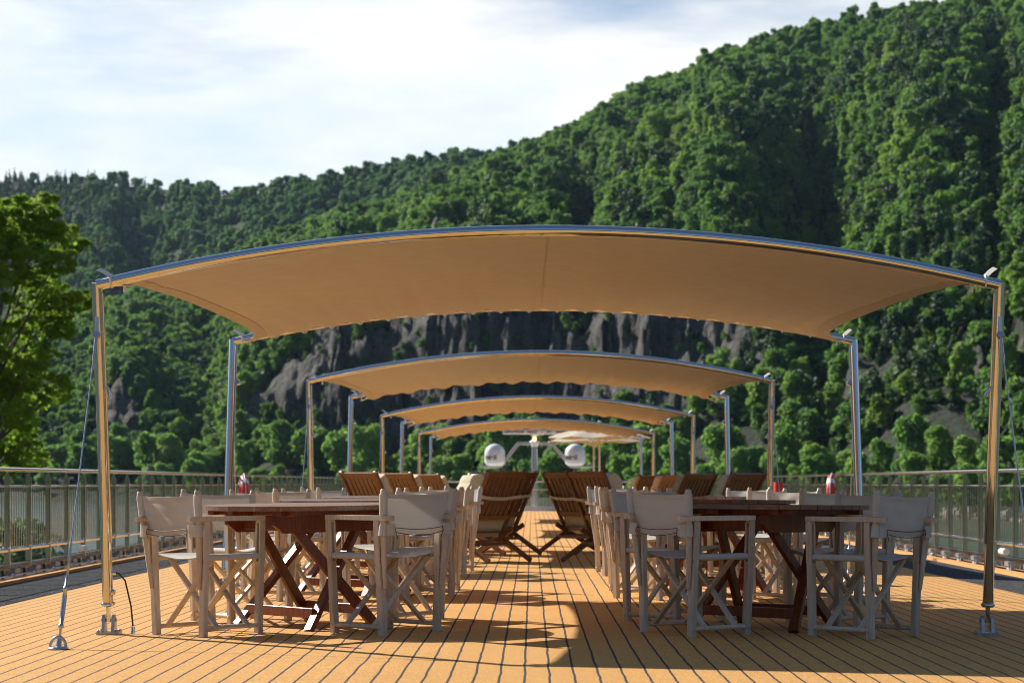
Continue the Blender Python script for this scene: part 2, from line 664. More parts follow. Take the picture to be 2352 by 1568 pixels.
def hill_near(x, D):
    """height and rockiness of the near hillside at picture column x, D metres ahead"""
    D0 = np.interp(x, [-900, 0, 600, 1200, 1800, 2352, 3100], [720, 670, 560, 480, 390, 300, 250])
    D1 = D0 + np.interp(x, [-900, 0, 600, 1200, 1800, 2352, 3100], [330, 350, 420, 520, 620, 660, 660])
    yr = np.interp(x, [-900, -300, 0, 236, 400, 588, 760, 1000, 1200, 1350, 1420, 1560, 1720, 1850, 2000, 2150, 2352, 3100],
                   [870, 800, 755, 708, 648, 574, 508, 444, 358, 280, 233, 174, 110, 71, 42, 20, -50, -180])
    hR = EYE + (HY - yr) / F * D1 - 5.0
    u = (D - D0) / (D1 - D0)
    X = (x - VX) / F * D
    # how much of a cliff each column has
    cl = 0.55 * bump(x, 285, 60) + 1.0 * bump(x, 800, 190) + 1.05 * bump(x, 1120, 200) + 1.0 * bump(x, 1420, 190) \
        + 0.75 * bump(x, 1640, 90) + 0.36 * bump(x, 2245, 40) + 0.40 * bump(x, 2345, 35) + 0.25 * bump(x, 1960, 40)
    cl = np.clip(cl, 0, 1.1) * (0.8 + 0.35 * fbm(x / 70.0, D * 0 + 3.3))
    Dc = D0 + 0.13 * (D1 - D0) + 16 * fbm(x / 210.0, 0 * x + 1.2, 2) + 2 * fbm(x / 50.0, D / 40.0 + 7.7, 3)
    hc = 46 * cl * (1 + 0.35 * fbm(x / 90.0, 0 * x + 4.4)) * np.clip(D0 / 470.0, 0.4, 1.2)
    t = (D - Dc) / (16.0 + 14 * np.clip(cl, 0, 1))
    t = t + 0.34 * fbm(x / 26.0, D / 7.0, 4) * np.clip(cl, 0, 1)
    zc = hc * sstep(t)
    # a second, higher band of rock
    cl2 = 0.9 * bump(x, 1010, 70) + 0.35 * bump(x, 1780, 40) + 0.3 * bump(x, 330, 40)
    Dc2 = D0 + 0.40 * (D1 - D0) + 12 * fbm(x / 50.0, 0 * x + 8.2)
    zc2 = 20 * cl2 * sstep((D - Dc2) / 14.0)
    s = np.clip((u - 0.07) / 0.93, 0, 1)
    sl = s ** 0.95
    z = (zc + zc2) * (1 - sl) + hR * sl
    env = np.sin(np.pi * np.clip(u, 0, 1)) ** 0.8
    z = z + env * 11 * fbm(X / 85.0, D / 120.0, 4)
    wx = x + 45 * fbm(x / 200.0, D / 90.0)
    g = (-24 * bump(wx, 1890, 62) + 15 * bump(wx, 1660, 95) + 18 * bump(wx, 2120, 90) - 16 * bump(wx, 2290, 40)
         - 16 * bump(wx, 1330, 55) + 9 * bump(wx, 1180, 60) - 15 * bump(wx, 470, 60) + 9 * bump(wx, 610, 60)
         - 9 * bump(wx, 900, 40))
    z = z + env * g * np.interp(u, [0, 0.15, 0.5, 0.75, 0.95], [0.2, 0.9, 1, 0.6, 0.0])
    over = np.clip(u - 1, 0, 3)
    z = np.where(u > 1, hR - over * 140 - over * over * 60, z)
    bank = np.clip((D - D0) / 6.0, -2, 1)
    z = z * sstep((u + 0.01) / 0.05) + np.where(bank < 1, WATER_Z + 2.2 * bank, WATER_Z + 2.2 + 2.6 * sstep((D - D0 - 6) / 40.0))
    steep = (sstep(t * 1.3 + 0.25) * (1 - sstep((t - 0.85) / 0.35))) * np.clip(cl * 1.5, 0, 1) \
        + sstep((D - Dc2) / 14.0 + 0.2) * (1 - sstep((D - Dc2) / 14.0 - 0.8)) * np.clip(cl2 * 1.5, 0, 1)
    bare = sstep((fbm(X / 40.0 + 5, D / 30.0 + z / 30.0, 3) - 0.33) / 0.2) * (u > 0.1) * 0.7 * np.clip(cl + 0.25, 0, 1)
    rock = np.clip(steep + bare, 0, 1)
    return z, rock, u, D0, D1


def hill_far(x, D):
    D0 = np.full_like(x, 1000.0)
    D1 = np.interp(x, [-900, 0, 540, 1200, 3000], [1750, 1700, 1480, 1380, 1400])
    yr = np.interp(x, [-900, -300, 0, 130, 300, 420, 540, 600, 700, 800, 900, 1000, 1170, 1350, 1600, 3000],
                   [376, 384, 398, 400, 408, 418, 434, 424, 410, 388, 370, 354, 336, 330, 360, 440])
    hR = EYE + (HY - yr) / F * D1 - 7.0
    u = (D - D0) / (D1 - D0)
    X = (x - VX) / F * D
    s = np.clip(u, 0, 1)
    z = 25 + (hR - 25) * s ** 1.05
    env = np.sin(np.pi * s) ** 0.8
    wx = x + 40 * fbm(x / 150.0, D / 160.0)
    z = z + env * (22 * fbm(X / 130.0, D / 170.0, 4) - 22 * bump(wx, 330, 60) + 18 * bump(wx, 220, 60) + 12 * bump(wx, 640, 90) - 16 * bump(wx, 860, 70))
    over = np.clip(u - 1, 0, 3)
    z = np.where(u > 1, hR - over * 200, z)
    return z, np.zeros_like(z), u, D0, D1


def terrain(name, fn, xs, us, label):
    X, U = np.meshgrid(xs, us, indexing='ij')
    _, _, _, D0, D1 = fn(X, np.full_like(X, 900.0))
    D = D0 + U * (D1 - D0)
    z, rock, _, _, _ = fn(X, D)
    nr, nc = X.shape
    wx = (X - VX) / F * D
    gz = np.abs(np.gradient(z, axis=1)) / np.maximum(np.gradient(D, axis=1), 0.05)
    gz[:, :10] = 0
    k = np.ones(5) / 5.0
    gz = np.apply_along_axis(lambda q: np.convolve(q, k, 'same'), 0, gz)
    rock = np.clip(np.maximum(rock, sstep((gz - 0.6) / 0.5)), 0, 1) * (U < 0.9) if name == 'hill' else rock
    rr = sstep(rock * 1.4)
    D = D + rr * (7 * fbm(wx / 24.0, z / 9.0, 4) + 4 * np.abs(fbm(wx / 9.0 + 9, z / 5.0 + 4, 3)))
    z = z + rr * 4 * fbm(wx / 7.0 + 3, D / 7.0 + z / 11.0, 3)
    v = np.stack([wx, D, z], -1).reshape(-1, 3)
    i = np.arange(nr * nc).reshape(nr, nc)
    f = np.stack([i[:-1, :-1], i[1:, :-1], i[1:, 1:], i[:-1, 1:]], -1).reshape(-1, 4)
    me = np_mesh(name, v, f, [M['ground']], True)
    a = me.attributes.new('rock', 'FLOAT', 'POINT')
    a.data.foreach_set('value', rock.ravel().astype(np.float32))
    o = bpy.data.objects.new(name, me)
    COL.objects.link(o)
    tag(o, label, 'hill', None, 'structure')
    return o


us_n = np.concatenate([np.linspace(-0.03, 0.06, 12), np.linspace(0.065, 0.30, 90), np.linspace(0.31, 1.0, 110), np.linspace(1.03, 2.0, 14)])
terrain('hill', hill_near, np.linspace(-800, 3000, 620), us_n, 'steep wooded hill with grey cliffs above the river')
terrain('far_hill', hill_far, np.linspace(-800, 3000, 240), np.concatenate([np.linspace(0, 1, 60), np.linspace(1.05, 2, 8)]),
        'farther wooded ridge low behind the hill')


def surrounding_hills():
    az = np.radians(np.linspace(24, 336, 240))
    us = np.concatenate([np.linspace(0, 1, 40), [1.3, 2.0]])
    A, U = np.meshgrid(az, us, indexing='ij')
    # the valley runs on behind the ship: river in its middle, wooded slopes on both sides
    D = 260 + 120 * np.abs(np.cos(A)) + U * 420
    H = 150 + 60 * fbm(A * 1.7, A * 0 + 3, 3)
    x, y = D * np.sin(A), D * np.cos(A)
    z = WATER_Z - 1 + H * sstep(np.clip(U, 0, 1) * 0.62) * 1.5 + (U > 0.02) * 9 * fbm(x / 14.0, y / 14.0, 3) - np.clip(U - 1, 0, 2) * 200
    z = np.where((U > 0.02) & (U < 0.08), z + 9, z)
    nr, nc = A.shape
    i = np.arange(nr * nc).reshape(nr, nc)
    f = np.stack([i[:-1, :-1], i[1:, :-1], i[1:, 1:], i[:-1, 1:]], -1).reshape(-1, 4)
    g = NG('wooded_slope')
    n = g.noise(g.coord(), 0.12, 6, 0.65)
    g.base(g.ramp(n, [(0.35, (0.008, 0.018, 0.006)), (0.6, (0.022, 0.042, 0.010)), (0.75, (0.045, 0.075, 0.016))])).set(Roughness=0.95)
    g.bump(n, 1.0, 6.0)
    me = np_mesh('valley_hills', np.stack([x, y, z], -1).reshape(-1, 3), f, [g.m], True)
    o = bpy.data.objects.new('valley_hills', me)
    COL.objects.link(o)
    tag(o, 'wooded valley slopes on either side of the river behind the ship', 'hill', None, 'structure')


surrounding_hills()


# ------------------------------------------------------------------ foliage
def leaf_cloud(rng, lobes, n, leaf, upbias=0.25, spread=0.16):
    L = np.array(lobes, float)
    w = (L[:, 3] * L[:, 4] + L[:, 3] * L[:, 5] + L[:, 4] * L[:, 5])
    k = rng.choice(len(L), n, p=w / w.sum())
    d = rng.normal(size=(n, 3))
    d /= np.linalg.norm(d, axis=1)[:, None]
    flip = (d[:, 2] < -0.2) & (rng.rand(n) < 0.6)
    d[flip, 2] *= -1
    r = 1 - np.abs(rng.normal(size=n)) * spread
    pos = L[k, :3] + d * L[k, 3:6] * r[:, None]
    nrm = d * 0.8 + rng.normal(size=(n, 3)) * 0.55
    nrm[:, 2] += upbias
    nrm /= np.linalg.norm(nrm, axis=1)[:, None]
    t = rng.normal(size=(n, 3))
    a = np.cross(nrm, t)
    a /= np.linalg.norm(a, axis=1)[:, None]
    b = np.cross(nrm, a)
    s = leaf * (0.55 + 0.9 * rng.rand(n))[:, None]
    e = (0.55 + 0.35 * rng.rand(n))[:, None]
    c = nrm * s * 0.25
    v = np.stack([pos - a * s, pos - b * s * e - c, pos + a * s, pos + b * s * e - c], 1).reshape(-1, 3)
    f = np.arange(n * 4).reshape(n, 4)
    return v, f


def round_lobes(rng, R, H, z0, n):
    """lobes of a broadleaf crown of radius R and height H starting at z0"""
    out_ = [(0, 0, z0 + H * 0.5, R * 0.62, R * 0.62, H * 0.46)]
    for i in range(n):
        t = 2 * math.pi * (i / n) + rng.uniform(-.5, .5)
        h = rng.uniform(0.12, 0.92)
        rr = R * (0.72 - 0.55 * abs(h - 0.4)) * rng.uniform(0.65, 1.05)
        q = R * rng.uniform(0.26, 0.44)
        out_.append((rr * math.cos(t), rr * math.sin(t), z0 + H * h, q, q, q * rng.uniform(0.7, 1.0)))
    return out_


def conifer_lobes(rng, R, H, z0):
    out_ = []
    n = 11
    for i in range(n):
        t = i / (n - 1)
        r = R * (1 - t) ** 0.85 + 0.12
        for k in range(3 if t < 0.7 else 1):
            a = rng.uniform(0, 6.28)
            o = r * 0.42 if t < 0.7 else 0
            out_.append((o * math.cos(a), o * math.sin(a), z0 + H * t, r * 0.62, r * 0.62, H * 0.055))
    return out_


def proto(name, lobes, n, leaf, mat, rng, trunk=None, spread=0.16):
    v, f = leaf_cloud(rng, lobes, n, leaf, spread=spread)
    me = np_mesh(name, v, f, [mat])
    return me


FOREST = bpy.data.collections.new('forest_prototypes')       # never linked to the scene
rng = np.random.RandomState(5)
pl = []
for i in range(5):
    R, H = rng.uniform(3.0, 4.8), rng.uniform(6.0, 10.5)
    me = proto('a%02d_broadleaf' % i, round_lobes(rng, R, H, 1.5, 9 + 2 * i), 1000, 0.46, M['leaf_hill'], rng, spread=0.24)
    pl.append(me)
for i in range(3):
    me = proto('b%02d_conifer' % i, conifer_lobes(rng, 2.7, 13, 1.0), 800, 0.50, M['needle'], rng)
    pl.append(me)
for i in range(3):
    me = proto('c%02d_far' % i, round_lobes(rng, 4.4, rng.uniform(6.5, 9.5), 1.0, 12), 600, 0.62, M['leaf_far'], rng, spread=0.22)
    pl.append(me)
for i in range(2):
    me = proto('d%02d_pine' % i, round_lobes(rng, 3.2, 5.0, 7.0, 8), 340, 0.55, M['needle'], rng)
    pl.append(me)
me = proto('e00_bright', round_lobes(rng, 3.4, 6.0, 1.0, 9), 420, 0.6, M['leaf_bright'], rng)
pl.append(me)
for me in pl:
    FOREST.objects.link(bpy.data.objects.new(me.name, me))


def scatter_group():
    ng = bpy.data.node_groups.new('scatter_trees', 'GeometryNodeTree')
    ng.interface.new_socket('Geometry', in_out='INPUT', socket_type='NodeSocketGeometry')
    ng.interface.new_socket('Geometry', in_out='OUTPUT', socket_type='NodeSocketGeometry')
    gi = ng.nodes.new('NodeGroupInput')
    go = ng.nodes.new('NodeGroupOutput')
    ip = ng.nodes.new('GeometryNodeInstanceOnPoints')
    ci = ng.nodes.new('GeometryNodeCollectionInfo')
    ci.inputs['Collection'].default_value = FOREST
    ci.inputs['Separate Children'].default_value = True
    ci.inputs['Reset Children'].default_value = True

    def attr(nm, typ):
        a = ng.nodes.new('GeometryNodeInputNamedAttribute')
        a.data_type = typ
        a.inputs['Name'].default_value = nm
        return a.outputs[0]
    ng.links.new(gi.outputs[0], ip.inputs['Points'])
    ng.links.new(ci.outputs[0], ip.inputs['Instance'])
    ip.inputs['Pick Instance'].default_value = True
    ng.links.new(attr('pick', 'INT'), ip.inputs['Instance Index'])
    ng.links.new(attr('turn', 'FLOAT_VECTOR'), ip.inputs['Rotation'])
    ng.links.new(attr('size', 'FLOAT_VECTOR'), ip.inputs['Scale'])
    ng.links.new(ip.outputs[0], go.inputs[0])
    return ng


SCAT = scatter_group()


def forest(name, pts, pick, size, label):
    me = bpy.data.meshes.new(name)
    n = len(pts)
    me.vertices.add(n)
    me.vertices.foreach_set('co', pts.astype(np.float32).ravel())
    me.attributes.new('pick', 'INT', 'POINT').data.foreach_set('value', pick.astype(np.int32))
    tn = np.zeros((n, 3), np.float32)
    tn[:, 2] = rng.rand(n) * 6.28
    tn[:, :2] = rng.normal(size=(n, 2)) * 0.06
    me.attributes.new('turn', 'FLOAT_VECTOR', 'POINT').data.foreach_set('vector', tn.ravel())
    me.attributes.new('size', 'FLOAT_VECTOR', 'POINT').data.foreach_set('vector', size.astype(np.float32).ravel())
    o = bpy.data.objects.new(name, me)
    COL.objects.link(o)
    md = o.modifiers.new('scatter', 'NODES')
    md.node_group = SCAT
    tag(o, label, 'forest', None, 'stuff')
    return o


def plant(fn, n, x0, x1, u0, u1, far):
    x = rng.uniform(x0, x1, n)
    u = rng.uniform(u0, u1, n)
    _, _, _, D0, D1 = fn(x, np.full_like(x, 900.0))
    # uniform over the ground: weight by distance
    D = D0 + u * (D1 - D0)
    keep = rng.rand(n) < D / D.max()
    x, u, D = x[keep], u[keep], D[keep]
    z, rock, _, _, _ = fn(x, D)
    keep = rng.rand(len(x)) > np.clip(rock * 1.0, 0, 0.62)
    x, u, D, z = x[keep], u[keep], D[keep], z[keep]
    X = (x - VX) / F * D
    pts = np.stack([X, D, z - 0.8], 1)
    m = len(x)
    sc = 0.42 + 0.75 * rng.rand(m) ** 1.6
    clump = fbm(X / 45.0 + 3, D / 45.0 + 8, 3)
    r = rng.rand(m)
    if far:
        con = np.clip(0.6 - (x - 200) / 450.0, 0.0, 0.6) * (0.4 + 0.9 * (u > 0.55))
        pick = np.where(r < con, rng.randint(5, 8, m), rng.randint(8, 11, m))
        sc = np.where(r < con, sc * 0.95, sc * 1.15)
    else:
        con = (0.06 + 0.22 * sstep((x - 1300) / 800.0) + 0.3 * (clump > 0.22)) * (u < 0.80)
        sc = np.where(rock[keep] > 0.3, sc * 0.5, sc)
        pick = np.where(r < con * 0.55, rng.randint(5, 8, m), np.where(r < con, rng.randint(11, 13, m), rng.randint(0, 5, m)))
        pick = np.where((r > 0.965), 13, pick)
    size = np.stack([sc, sc, sc * rng.uniform(0.85, 1.2, m)], 1)
    return pts, pick, size


p, k, s = plant(hill_near, 34000, -250, 2700, 0.10, 1.03, False)
forest('forest', p, k, s, 'dense mixed forest covering the steep hillside')
p, k, s = plant(hill_far, 13000, -250, 1700, 0.05, 1.02, True)
forest('far_forest', p, k, s, 'dark distant forest on the ridge behind')


# --- trees along the far bank: each a thing with trunk and crown
def limb_tube(mb, p0, p1, r0, r1, bend, rng, n=5):
    p0, p1 = Vector(p0), Vector(p1)
    pts, rs = [], []
    off = Vector((rng.uniform(-1, 1), rng.uniform(-1, 1), rng.uniform(-.3, .6))) * bend
    for i in range(n + 1):
        t = i / n
        pts.append(p0.lerp(p1, t) + off * math.sin(math.pi * t))
        rs.append(r0 + (r1 - r0) * t)
    mb.tube(pts, rs, 7)
    return pts


def tree_meshes(name, R, H, z0, nl, n, leaf, mat, rng, tr=0.25):
    lob = round_lobes(rng, R, H, z0, nl)
    v, f = leaf_cloud(rng, lob, n, leaf, spread=0.2)
    cm = np_mesh(name + '_crown', v, f, [mat])
    mb = MB()
    limb_tube(mb, (0, 0, -0.6), (0, 0, z0 + H * 0.55), tr, tr * 0.35, R * 0.05, rng)
    for l in lob[1:8]:
        limb_tube(mb, (0, 0, z0 + H * 0.12), l[:3], tr * 0.5, tr * 0.12, R * 0.08, rng)
    me = bpy.data.meshes.new(name + '_trunk')
    me.from_pydata(mb.v, [], mb.f)
    me.materials.append(M['bark'])
    return cm, me


bank_kinds = []
for i in range(4):
    bank_kinds.append(('broadleaf_tree', tree_meshes('bank%d' % i, 4.6, 9.5, 1.4, 13, 2100, 0.42, M['leaf_bank'], rng)))
bank_kinds.append(('willow_tree', tree_meshes('silver', 3.0, 9.0, 1.5, 11, 1500, 0.38, M['leaf_silver'], rng)))
for i in range(2):
    bank_kinds.append(('shrub', tree_meshes('shrub%d' % i, 2.6, 3.2, 0.0, 9, 1000, 0.30, M['leaf_bright'], rng, 0.10)))
KIND_TXT = {
    'broadleaf_tree': ('green broadleaf tree with a rounded crown in the row along the far bank', 'tree', 'trees along the far bank'),
    'willow_tree': ('silvery grey pale tree standing among the green bank trees', 'tree', None),
    'shrub': ('bright yellow green shrub low at the foot of the bank trees', 'shrub', 'bright shrubs on the far bank'),
}


def plant_bank(kind, x, off, sc, sz=1.0):
    nm, (cm, tm) = bank_kinds[kind]
    xa = np.array([float(x)])
    _, _, _, D0, D1 = hill_near(xa, np.array([600.0]))
    D = float(D0[0]) + off
    z = float(hill_near(xa, np.array([D]))[0][0])
    o = empty(nm, ((x - VX) / F * D, D, z - 0.2), rng.uniform(0, 6.28))
    o.scale = (sc, sc, sc * sz)
    l, c, g = KIND_TXT[nm]
    tag(o, l, c, g)
    for part, me in (('crown', cm), ('trunk', tm)):
        ch = bpy.data.objects.new(part, me)
        COL.objects.link(ch)
        ch.parent = o
    return o


for i in range(34):                                   # back row, taller
    x = -30 + i * 73 + rng.uniform(-22, 22)
    plant_bank(rng.randint(0, 4), x, rng.uniform(24, 40), rng.uniform(0.95, 1.5) * (1 - 0.2 * (x > 1700)), rng.uniform(0.9, 1.25))
for i in range(36):                                   # front row at the water
    x = -20 + i * 68 + rng.uniform(-20, 20)
    plant_bank(rng.randint(0, 4), x, rng.uniform(9, 18), rng.uniform(0.55, 1.0) * (1 - 0.25 * (x > 1700)), rng.uniform(0.85, 1.2))
plant_bank(4, 345, 8, 0.95)
for x, sc in ((848, 1.0), (880, 1.25), (815, 0.9), (1930, 0.9), (1905, 0.8), (2040, 0.75), (2085, 0.7), (2130, 0.9), (2180, 0.7), (2215, 0.85),
              (2270, 0.8), (2310, 0.75), (1800, 0.8), (1845, 0.8), (1985, 0.7), (620, 1.2), (655, 0.9), (1470, 0.9)):
    plant_bank(5 + rng.randint(0, 2), x, rng.uniform(5, 9), sc * rng.uniform(0.85, 1.15), rng.uniform(0.85, 1.15))


# --- stony foot of the right bank
def boulders():
    v, f = [], []
    base = np.array([(x, y, z) for z in (-1, 1) for y in (-1, 1) for x in (-1, 1)], float)
    fc = np.array([(0, 2, 3, 1), (4, 5, 7, 6), (0, 1, 5, 4), (2, 6, 7, 3), (0, 4, 6, 2), (1, 3, 7, 5)])
    n = 1500
    x = rng.uniform(1300, 2600, n)
    _, _, _, D0, _ = hill_near(x, np.full(n, 600.0))
    D = D0 - 4 + rng.uniform(0, 8, n)
    z, _, _, _, _ = hill_near(x, D)
    for i in range(n):
        s = rng.uniform(0.2, 0.55)
        q = base * (s * rng.uniform(0.6, 1.2, 3)) * rng.uniform(0.7, 1.1, (8, 1))
        a = rng.uniform(0, 6.28)
        c, sn = math.cos(a), math.sin(a)
        q = np.stack([q[:, 0] * c - q[:, 1] * sn, q[:, 0] * sn + q[:, 1] * c, q[:, 2]], 1)
        v.append(q + np.array([(x[i] - VX) / F * D[i], D[i], max(z[i], WATER_Z - 0.1) + 0.1]))
        f.append(fc + 8 * i)
    me = np_mesh('stones', np.concatenate(v), np.concatenate(f), [mat_plain('bank_stone', (0.27, 0.25, 0.21), 0.9, 0, 0.4, 0.6)])
    o = bpy.data.objects.new('stones', me)
    COL.objects.link(o)
    tag(o, 'pale stones heaped along the foot of the far bank', 'stones', None, 'stuff')


boulders()


# --- the near bank on the left with its big tree
def near_bank():
    xs = np.linspace(-130, -13, 46)
    ys = np.linspace(20, 160, 50)
    X, Y = np.meshgrid(xs, ys, indexing='ij')
    edge = -17.0 - 1.0 * np.sin(Y / 17.0) - 0.14 * np.clip(Y - 60, 0, 200)
    z = WATER_Z - 1.0 + 4.2 * sstep((edge - X) / 14.0) + 0.4 * fbm(X / 5.0, Y / 5.0) - 1.5 * sstep((Y - 130) / 30.0)
    nr, nc = X.shape
    i = np.arange(nr * nc).reshape(nr, nc)
    f = np.stack([i[:-1, :-1], i[1:, :-1], i[1:, 1:], i[:-1, 1:]], -1).reshape(-1, 4)
    me = np_mesh('river_bank', np.stack([X, Y, z], -1).reshape(-1, 3), f, [M['ground']], True)
    o = bpy.data.objects.new('river_bank', me)
    COL.objects.link(o)
    tag(o, 'low grassy river bank close on the left', 'bank', None, 'structure')


near_bank()


def leafy(root, lob, n, leaf, tr, r, forks, twigs=12, inner=0.3, mat='leaf_near'):
    tw = []
    for l in lob:
        for k in range(twigs):
            d = r.normal(size=3)
            d /= np.linalg.norm(d)
            q = l[3] * r.uniform(0.20, 0.42)
            e = r.uniform(0.75, 1.15)
            tw.append((l[0] + d[0] * l[3] * e, l[1] + d[1] * l[4] * e, l[2] + d[2] * l[5] * e, q, q, q * 0.55))
    v, f = leaf_cloud(r, tw, n, leaf, 0.5, 0.4)
    v2, f2 = leaf_cloud(r, lob, int(n * inner), leaf, 0.4, 0.35)
    me = np_mesh('crown', np.concatenate([v, v2]), np.concatenate([f, f2 + len(v)]), [M[mat]])
    c = bpy.data.objects.new('crown', me)
    COL.objects.link(c)
    c.parent = root
    mb = MB()
    top = max(l[2] for l in lob)
    limb_tube(mb, (0, 0, -0.6), (forks[0], forks[1], top * 0.85), tr, tr * 0.2, tr * 1.5, r, 7)
    for l in lob:
        h = max(0.4, min(l[2] - 0.8, top * 0.7) * r.uniform(0.35, 0.75))
        t = h / (top * 0.85)
        limb_tube(mb, (forks[0] * t, forks[1] * t, h), l[:3], tr * 0.34 * (1.1 - t), tr * 0.05, 0.35, r)
    mb.build('trunk', M['bark'], root)


def near_tree(loc, R, H, z0, nl, n, leaf, tr, label, name='broadleaf_tree', seed=1):
    r = np.random.RandomState(seed)
    root = empty(name, loc, 0)
    tag(root, label, 'tree' if name != 'shrub' else 'shrub')
    leafy(root, round_lobes(r, R, H, z0, nl)[1:], n, leaf, tr, r, (0, 0), mat='leaf_silver' if name == 'shrub' else 'leaf_near')


def big_tree():
    r = np.random.RandomState(3)
    Yt = 78.0
    base = Vector((-21.8, Yt, -2.6))
    root = empty('broadleaf_tree', base)
    tag(root, 'big sunlit leafy tree at the left edge, close to the ship', 'tree')
    lob = []
    for px, py, pr in ((92, 470, 36), (38, 478, 46), (-20, 500, 55), (-80, 540, 60), (60, 530, 48), (128, 538, 40), (5, 575, 55), (90, 600, 52),
                       (160, 612, 40), (-70, 630, 60), (35, 660, 55), (118, 672, 48), (172, 688, 30), (-40, 730, 60), (65, 745, 50), (140, 752, 32),
                       (10, 800, 55), (92, 812, 34), (-70, 830, 60), (45, 872, 44), (150, 886, 30), (112, 902, 32), (-10, 905, 55), (60, 950, 40),
                       (-60, 960, 55), (20, 1000, 45), (-120, 700, 65), (-130, 850, 60), (-110, 600, 55), (30, 1050, 45), (-40, 1060, 55), (85, 520, 45), (95, 720, 50), (60, 660, 55), (30, 540, 55), (100, 860, 40), (0, 860, 55)):
        p = at(px, py, Yt)
        q = pr / F * Yt
        lob.append((p.x - base.x, r.uniform(-2.6, 2.6), p.z - base.z, q, q * 1.2, q * 0.85))
    leafy(root, lob, 88000, 0.078, 0.36, r, (-0.3, 0), 15, 0.2)


# ------------------------------------------------------------------ deck
def strip(name, x0, x1, y0, y1, zoff, mat, label, cat, n=40, depth=0.0):
    mb = MB()
    xs = [x0 + (x1 - x0) * i / n for i in range(n + 1)]
    top = [(x, y, deck_z(x) + zoff) for y in (y0, y1) for x in xs]
    m = n + 1
    mb.add(top, [(i, i + 1, m + i + 1, m + i) for i in range(n)], True)
    if depth:
        for x, s in ((x0, 1), (x1, -1)):
            z = deck_z(x) + zoff
            fs = [(0, 1, 2, 3)] if s < 0 else [(3, 2, 1, 0)]
            mb.add([(x, y0, z), (x, y0, z - depth), (x, y1, z - depth), (x, y1, z)][::1], fs)
        mb.add([(x0, y0, deck_z(x0) + zoff - depth), (x1, y0, deck_z(x1) + zoff - depth), (x1, y0, deck_z(x1) + zoff), (x0, y0, deck_z(x0) + zoff)], [(0, 1, 2, 3)])
        mb.add([(x0, y1, deck_z(x0) + zoff - depth), (x1, y1, deck_z(x1) + zoff - depth), (x1, y1, deck_z(x1) + zoff), (x0, y1, deck_z(x0) + zoff)], [(3, 2, 1, 0)])
    return tag(mb.build(name, mat), label, cat, None, 'structure')


Y0, Y1 = -25.0, 61.0
strip('ship_deck', -4.05, 4.15, Y0, Y1, 0, M['deck'], 'orange sun deck covering with thin black seams', 'deck')
strip('walkway', -5.14, -4.05, Y0, Y1, -0.012, M['walk'], 'charcoal granular walkway along the left deck edge', 'walkway', 8)
strip('walkway', 4.15, 5.14, Y0, Y1, -0.012, M['walk'], 'charcoal granular walkway along the right deck edge', 'walkway', 8)
for a, b, t in ((-5.34, -5.14, 'left'), (5.14, 5.34, 'right')):
    strip('kerb_strip', a, b, Y0, Y1, 0.02, M['rim'], 'orange coated kerb strip beside the %s railing' % t, 'kerb', 3, 0.06)
mb = MB()
mb.box((0, (Y0 + Y1 + 6) / 2, -1.7), (11.6, Y1 - Y0 + 6, 2.9))
tag(mb.build('ship_hull', M['white']), 'white upper hull carrying the sun deck', 'hull', None, 'structure')


